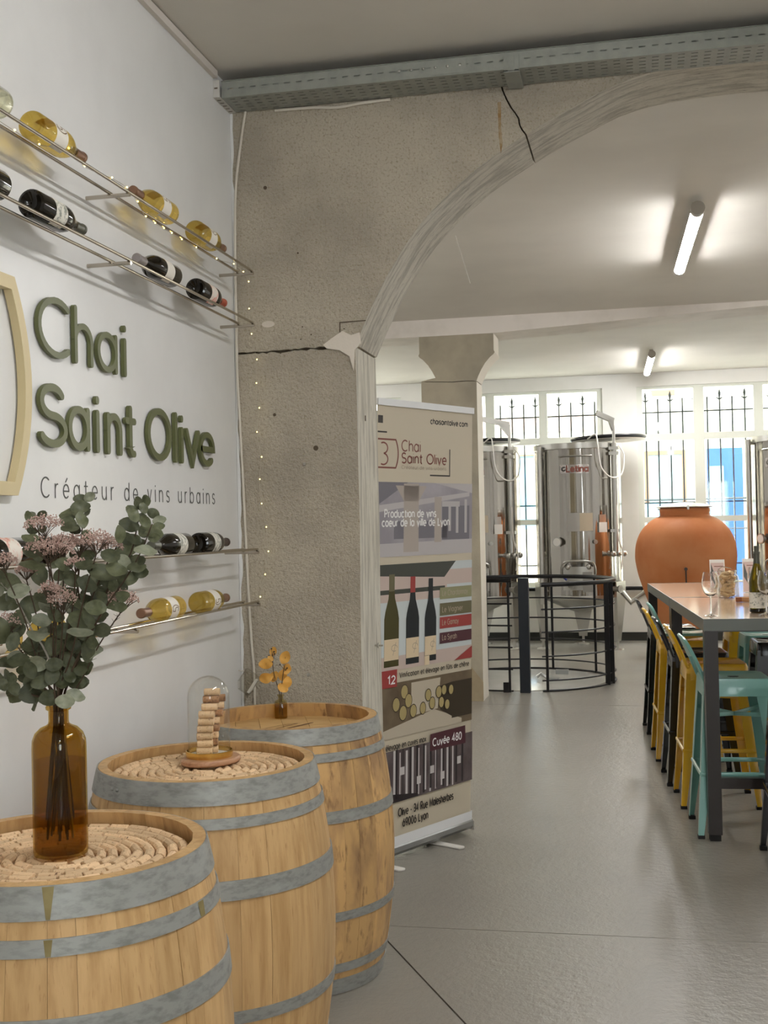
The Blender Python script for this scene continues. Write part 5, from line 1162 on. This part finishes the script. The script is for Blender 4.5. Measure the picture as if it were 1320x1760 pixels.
BRANCH = [('silvery eucalyptus branch leaning left out of the amber vase', [(.465, 1.137), (.454, 1.237), (.443, 1.273), (.423, 1.306), (.387, 1.373), (.353, 1.409)], -.03, STEMS),
          ('low dark eucalyptus branch drooping left over the vase rim', [(.461, 1.137), (.423, 1.191), (.40, 1.227), (.358, 1.288), (.338, 1.312)], .03, STEMM),
          ('tallest upright eucalyptus branch in the middle of the bouquet', [(.465, 1.137), (.476, 1.215), (.492, 1.287), (.511, 1.348), (.506, 1.408), (.519, 1.528), (.521, 1.576)], .01, STEMM),
          ('eucalyptus branch rising right to the tip beneath the tagline', [(.469, 1.137), (.496, 1.227), (.53, 1.311), (.571, 1.395), (.621, 1.466), (.64, 1.537), (.658, 1.556)], .02, STEMM),
          ('eucalyptus branch leaning farthest right towards the dark bottles', [(.469, 1.137), (.50, 1.227), (.543, 1.299), (.583, 1.359), (.629, 1.418), (.662, 1.471), (.686, 1.524)], -.02, STEMM),
          ('eucalyptus branch behind the pink flower heads on the left', [(.461, 1.137), (.453, 1.227), (.446, 1.348), (.43, 1.421), (.409, 1.482), (.398, 1.549)], .04, STEMM),
          ('short eucalyptus sprig hanging left just above the vase neck', [(.459, 1.137), (.409, 1.172), (.362, 1.19), (.333, 1.196)], -.01, STEMM)]
rnd = random.Random(12)
def leaf_mesh(seed):
    r_ = random.Random(seed); n = 7; vs = []; fs = []
    cup = r_.uniform(-.25, .35); bend = r_.uniform(-.3, .3)
    for i in range(n + 1):
        u = i / n; hw_ = .5 * (math.sin(PI * min(1, u * .93 + .04)) ** .62); z = bend * (u - .5) ** 2 + .05 * math.sin(u * 7 + seed)
        for j, k in enumerate((-1, -.5, 0, .5, 1)): vs.append((u - .5, k * hw_, z + cup * (k * hw_) ** 2 * 1.6 + .03 * math.sin(u * 9 + k * 3 + seed)))
    for i in range(n):
        for j in range(4): fs.append((i * 5 + j, i * 5 + 5 + j, i * 5 + 6 + j, i * 5 + 1 + j))
    return vs, fs
LM = []
for i in range(8):
    row = []
    for m_ in (LEAFM, LEAFS):
        mb = MB(); v_, f_2 = leaf_mesh(i); mb.add(v_, f_2); row.append(mb.mesh('leaf', m_, 60))
    LM.append(row)
def base_pt(k): q = k * 1.9; return Vector((V1[0] + .028 * math.cos(q), V1[1] + .028 * math.sin(q), V1[2] + .035 + .02 * (k % 3)))
neck = Vector((V1[0], V1[1], V1[2] + .29))
branches = []
for k, (lab, P, dy, sm) in enumerate(BRANCH):
    t = thing('eucalyptus_branch', lab, 'branch', tuple(neck), group='eucalyptus branches in the amber vase')
    pts = [base_pt(k)] + [neck + Vector((.007 * math.cos(k * 2.1), .007 * math.sin(k * 2.1), .0))] + [Vector((x, 2.30 + dy * min(1, (z - 1.13) / .2), z)) for x, z in P[1:]]
    sp = spline(pts, 5); n = len(sp)
    mb = MB(); mb.tube([p - neck for p in sp], [.0030 - .0018 * i / n for i in range(n)], 6); mb.build('stem', sm, t); branches.append((t, sp))
fwv = (CAM - Vector((.46, 2.3, 1.35))).normalized()
for i, (x, y, z, w_, h_) in enumerate(LEAF):
    p = Vector((x, y, z)); best = None
    for t, sp in branches:
        for q in sp:
            d = (q - p).length - .02 * (q.z > 1.3)
            if q.z > 1.12 and (best is None or d < best[0]): best = (d, t, q)
    _, t, q = best
    horiz = w_ >= h_; L_ = max(w_, h_) * 1.5; W_ = min(w_, h_) * 1.45
    d_out = (p - q); d_out = d_out.normalized() if d_out.length > .006 else Vector((rnd.uniform(-1, 1), 0, .4)).normalized()
    sx_ = Vector((fw.y, -fw.x, 0)).normalized()
    ax = (sx_ * (1 if (p - q).dot(sx_) >= 0 else -1) * (1 if horiz else .25) + Vector((0, 0, 1)) * (.25 if horiz else 1) * (1 if rnd.random() < .7 else -1) + Vector((0, rnd.uniform(-.4, .4), 0))).normalized()
    tilt = rnd.uniform(-.5, .5); nr = (fwv + Vector((rnd.uniform(-.35, .35), rnd.uniform(-.35, .35), rnd.uniform(-.1, .6)))).normalized()
    Wd = L_ * rnd.uniform(.66, .82)
    if W_ < .6 * L_:           # seen edge-on: tip the blade over
        c = max(.15, W_ / Wd); nr = (fwv * c + Vector((0, 0, 1 if horiz else 0)) * math.sqrt(1 - c * c) + (sx_ * math.sqrt(1 - c * c) if not horiz else Vector())).normalized()
    ax = (ax - nr * ax.dot(nr)).normalized(); bi = nr.cross(ax)
    M4 = Matrix(((ax.x * L_, bi.x * Wd, nr.x * L_, 0), (ax.y * L_, bi.y * Wd, nr.y * L_, 0), (ax.z * L_, bi.z * Wd, nr.z * L_, 0), (0, 0, 0, 1)))
    o = link('leaf', LM[rnd.randrange(8)][1 if i in SILVER else 0], t); o.matrix_local = Matrix.Translation(p - neck) @ M4
# extra small and inner leaves set in pairs along every branch
for bi_, (t, sp) in enumerate(branches):
    vis = [q for q in sp if q.z > 1.16]
    for j in range(2, len(vis), 2):
        for s_ in (1, -1):
            if rnd.random() < .22: continue
            L_ = rnd.uniform(.028, .044) * (1.12 - .45 * j / len(vis)); tn = (vis[min(j + 1, len(vis) - 1)] - vis[j - 1]).normalized()
            side = tn.cross(Vector((rnd.uniform(-.6, .6), -1, rnd.uniform(-.6, .6)))).normalized() * s_; ax = (side + tn * .5).normalized(); p = vis[j] + ax * L_ * .62
            nr = Vector((rnd.uniform(-.7, .9), -1, rnd.uniform(-.2, .9))).normalized(); nr = (nr - ax * nr.dot(ax)).normalized(); b2 = nr.cross(ax); Wd = L_ * .78
            M4 = Matrix(((ax.x * L_, b2.x * Wd, nr.x * L_, 0), (ax.y * L_, b2.y * Wd, nr.y * L_, 0), (ax.z * L_, b2.z * Wd, nr.z * L_, 0), (0, 0, 0, 1)))
            o = link('leaf', LM[rnd.randrange(8)][0 if rnd.random() < .85 else 1], t); o.matrix_local = Matrix.Translation(p - neck) @ M4
FLOWER=[[0.456,2.265,1.533,0.027,0.017],[0.482,2.237,1.488,0.032,0.02],[0.475,2.318,1.495,0.02,0.016],[0.482,2.278,1.475,0.022,0.015],[0.512,2.311,1.492,0.02,0.017],[0.592,2.22,1.499,0.022,0.017],[0.574,2.316,1.486,0.02,0.017],[0.394,2.215,1.46,0.017,0.015],[0.409,2.274,1.437,0.015,0.012],[0.481,2.235,1.4,0.015,0.015],[0.504,2.244,1.381,0.02,0.02],[0.369,2.264,1.333,0.02,0.016],[0.599,2.312,1.375,0.025,0.017],[0.527,2.259,1.451,0.015,0.012]]
FLAB = ['topmost pink rice flower head of the bouquet', 'broadest pink rice flower head, below the topmost one', 'pink rice flower head behind the broadest one', 'pink rice flower head just under the broadest one', 'pink rice flower head in the middle of the top row', 'large pink rice flower head at the right of the bouquet', 'pink rice flower head behind the large right one', 'pale pink rice flower head at the left edge by the blotched label',
        'little buff rice flower head left of the dark stems', 'small pink rice flower head amid the leaves, upper of two', 'pink rice flower head amid the leaves, lower of two', 'pink rice flower head low at the left edge', 'open pink rice flower head on the long thin right-hand stem', 'tiny pink rice flower head right of centre']
def flower_mesh(seed, rx, rz, n):
    r_ = random.Random(seed); mb = MB(); pts = []
    for i in range(n):
        q = r_.uniform(0, 2 * PI); u = math.sqrt(r_.random()); x, y = rx * u * math.cos(q), rx * .8 * u * math.sin(q); zt = rz * math.sqrt(max(0, 1 - u * u * .85)) * r_.uniform(.45, 1.05) - rz * .25
        lump = .15 * rz * math.sin(x * 400 + seed) * math.cos(y * 420)
        pts.append((x, y, zt + lump)); r = r_.uniform(.0013, .0023)
        c = Vector(pts[-1]); mb.add([c + Vector(v) * r for v in ((1, 0, 0), (-1, 0, 0), (0, 1, 0), (0, -1, 0), (0, 0, 1), (0, 0, -1))], [(4, 0, 2), (4, 2, 1), (4, 1, 3), (4, 3, 0), (5, 2, 0), (5, 1, 2), (5, 3, 1), (5, 0, 3)])
    return mb, pts
for i, (x, y, z, w_, h_) in enumerate(FLOWER):
    rx, rz = w_ * 1.6, h_ * 1.9
    t = thing('rice_flower', FLAB[i], 'flower', tuple(neck), group='pink rice flowers in the amber vase')
    c = Vector((x, y, z - .3 * rz)); k = i + 11
    if i == 12: mid = [Vector((.505, 2.30, 1.19)), Vector((.555, 2.306, 1.28))]
    elif i in (7, 11, 8): mid = [Vector((.43, 2.29, 1.22)), neck.lerp(c, .65) + Vector((0, 0, .0))]
    else: mid = [neck.lerp(c, .35) + Vector((rnd.uniform(-.006, .006), 0, .0)), neck.lerp(c, .7) + Vector((rnd.uniform(-.008, .008), 0, 0))]
    sp = spline([base_pt(k), neck + Vector((.009 * math.cos(k), .009 * math.sin(k), 0))] + mid + [c - Vector((0, 0, rz * .7))], 5); n = len(sp)
    mb = MB(); mb.tube([p - neck for p in sp], [.0022 - .0009 * j / n for j in range(n)], 6); mb.build('stem', STEMM, t)
    mb, pts = flower_mesh(i, rx, rz, int(160 + 130000 * rx * rx)); o = mb.build('flower_head', PINKF, t, 0, tuple(c - neck)); o['kind'] = 'stuff'
    mb = MB()
    for j in range(16):
        p = Vector(pts[j * 3]); mb.tube([Vector((0, 0, -rz * .75)), Vector((p.x * .55, p.y * .55, -rz * .2)), p], .0007, 4)
    o = mb.build('flower_stalk', STEMM, t, 0, tuple(c - neck)); o['kind'] = 'stuff'
    if i in (12, 9, 8, 7, 0, 5, 11):       # needle leaves along the bare stem
        mb = MB(); up_ = [q for q in sp if q.z > 1.2]
        for q in up_[::1]:
            for s_ in range(3):
                a = rnd.uniform(0, 6.28); d = Vector((math.cos(a), math.sin(a) * .7, rnd.uniform(.3, 1.0))).normalized() * rnd.uniform(.006, .016); mb.tube([q - neck, q - neck + d], [.0006, .0003], 4)
        o = mb.build('needle_leaf', LEAFM, t, 0); o['kind'] = 'stuff'

# ================================================================ DRIED HONEY-COLOURED SPRIG
nk = Vector((V3[0], V3[1], V3[2] + .083))
for si, (lab, stems, petals) in enumerate((
    ('left dried sprig of honey-coloured petals in the little bud vase', [(.327, .985), (.324, 1.05)], [(.324, 1.060, .028, 1.3), (.302, 1.016, .042, .1), (.300, .965, .042, .25), (.329, .968, .034, 1.0), (.318, 1.035, .02, 2.4)]),
    ('right dried sprig of honey-coloured petals in the little bud vase', [(.36, .96), (.372, 1.02)], [(.376, 1.040, .040, 1.1), (.378, .997, .032, 1.3), (.360, .973, .036, 1.2), (.377, .948, .034, 1.4), (.362, .928, .034, -.6)]))):
    t = thing('dried_sprig', lab, 'dried flower', tuple(nk), group='dried sprigs in the bud vase')
    pts = [Vector((V3[0] + (.006 if si else -.006), V3[1], V3[2] + .012)), nk + Vector((.003 if si else -.003, 0, 0))] + [Vector((x, V3[1], z)) for x, z in stems]; sp = spline(pts, 5)
    mb = MB(); mb.tube([p - nk for p in sp], [.0016] * len(sp), 6); mb.build('stem', STEMM, t)
    for j, (x, z, L_, an_) in enumerate(petals):
        p = Vector((x, V3[1] + rnd.uniform(-.012, .012), z)); q = min(sp, key=lambda s_: (s_ - p).length + (.1 if s_.z > z else 0))
        L_ *= 1.25; ax = Vector((math.cos(an_), 0, math.sin(an_))); nr = Vector((rnd.uniform(-.3, .5), -1, rnd.uniform(-.2, .4))).normalized(); nr = (nr - ax * nr.dot(ax)).normalized(); b2 = nr.cross(ax); Wd = L_ * .78
        M4 = Matrix(((ax.x * L_, b2.x * Wd, nr.x * L_, 0), (ax.y * L_, b2.y * Wd, nr.y * L_, 0), (ax.z * L_, b2.z * Wd, nr.z * L_, 0), (0, 0, 0, 1)))
        me = bpy.data.meshes.new('petal'); v_, f_2 = leaf_mesh(20 + j); me.from_pydata(v_, [], f_2); me.materials.append(HONEY); me.shade_smooth(); o = link('petal', me, t); o.matrix_local = Matrix.Translation(p - nk) @ M4
        mb = MB(); mb.tube([q - nk, (q + p) / 2 - nk + Vector((0, .004, 0)), p - nk], .0009, 5); mb.build('petal_stalk', STEMM, t)
    for j in range(5):
        p = Vector((stems[-1][0] + rnd.uniform(-.018, .012), V3[1] + rnd.uniform(-.01, .01), stems[-1][1] + rnd.uniform(-.04, .02)))
        mb = MB(); mb.ball(p - nk, .0035, 6, 4, .8); mb.tube([p - nk, Vector((stems[-1][0], V3[1], stems[-1][1] - .03)) - nk], .0007, 4); mb.build('seed_bud', CAPSD, t)
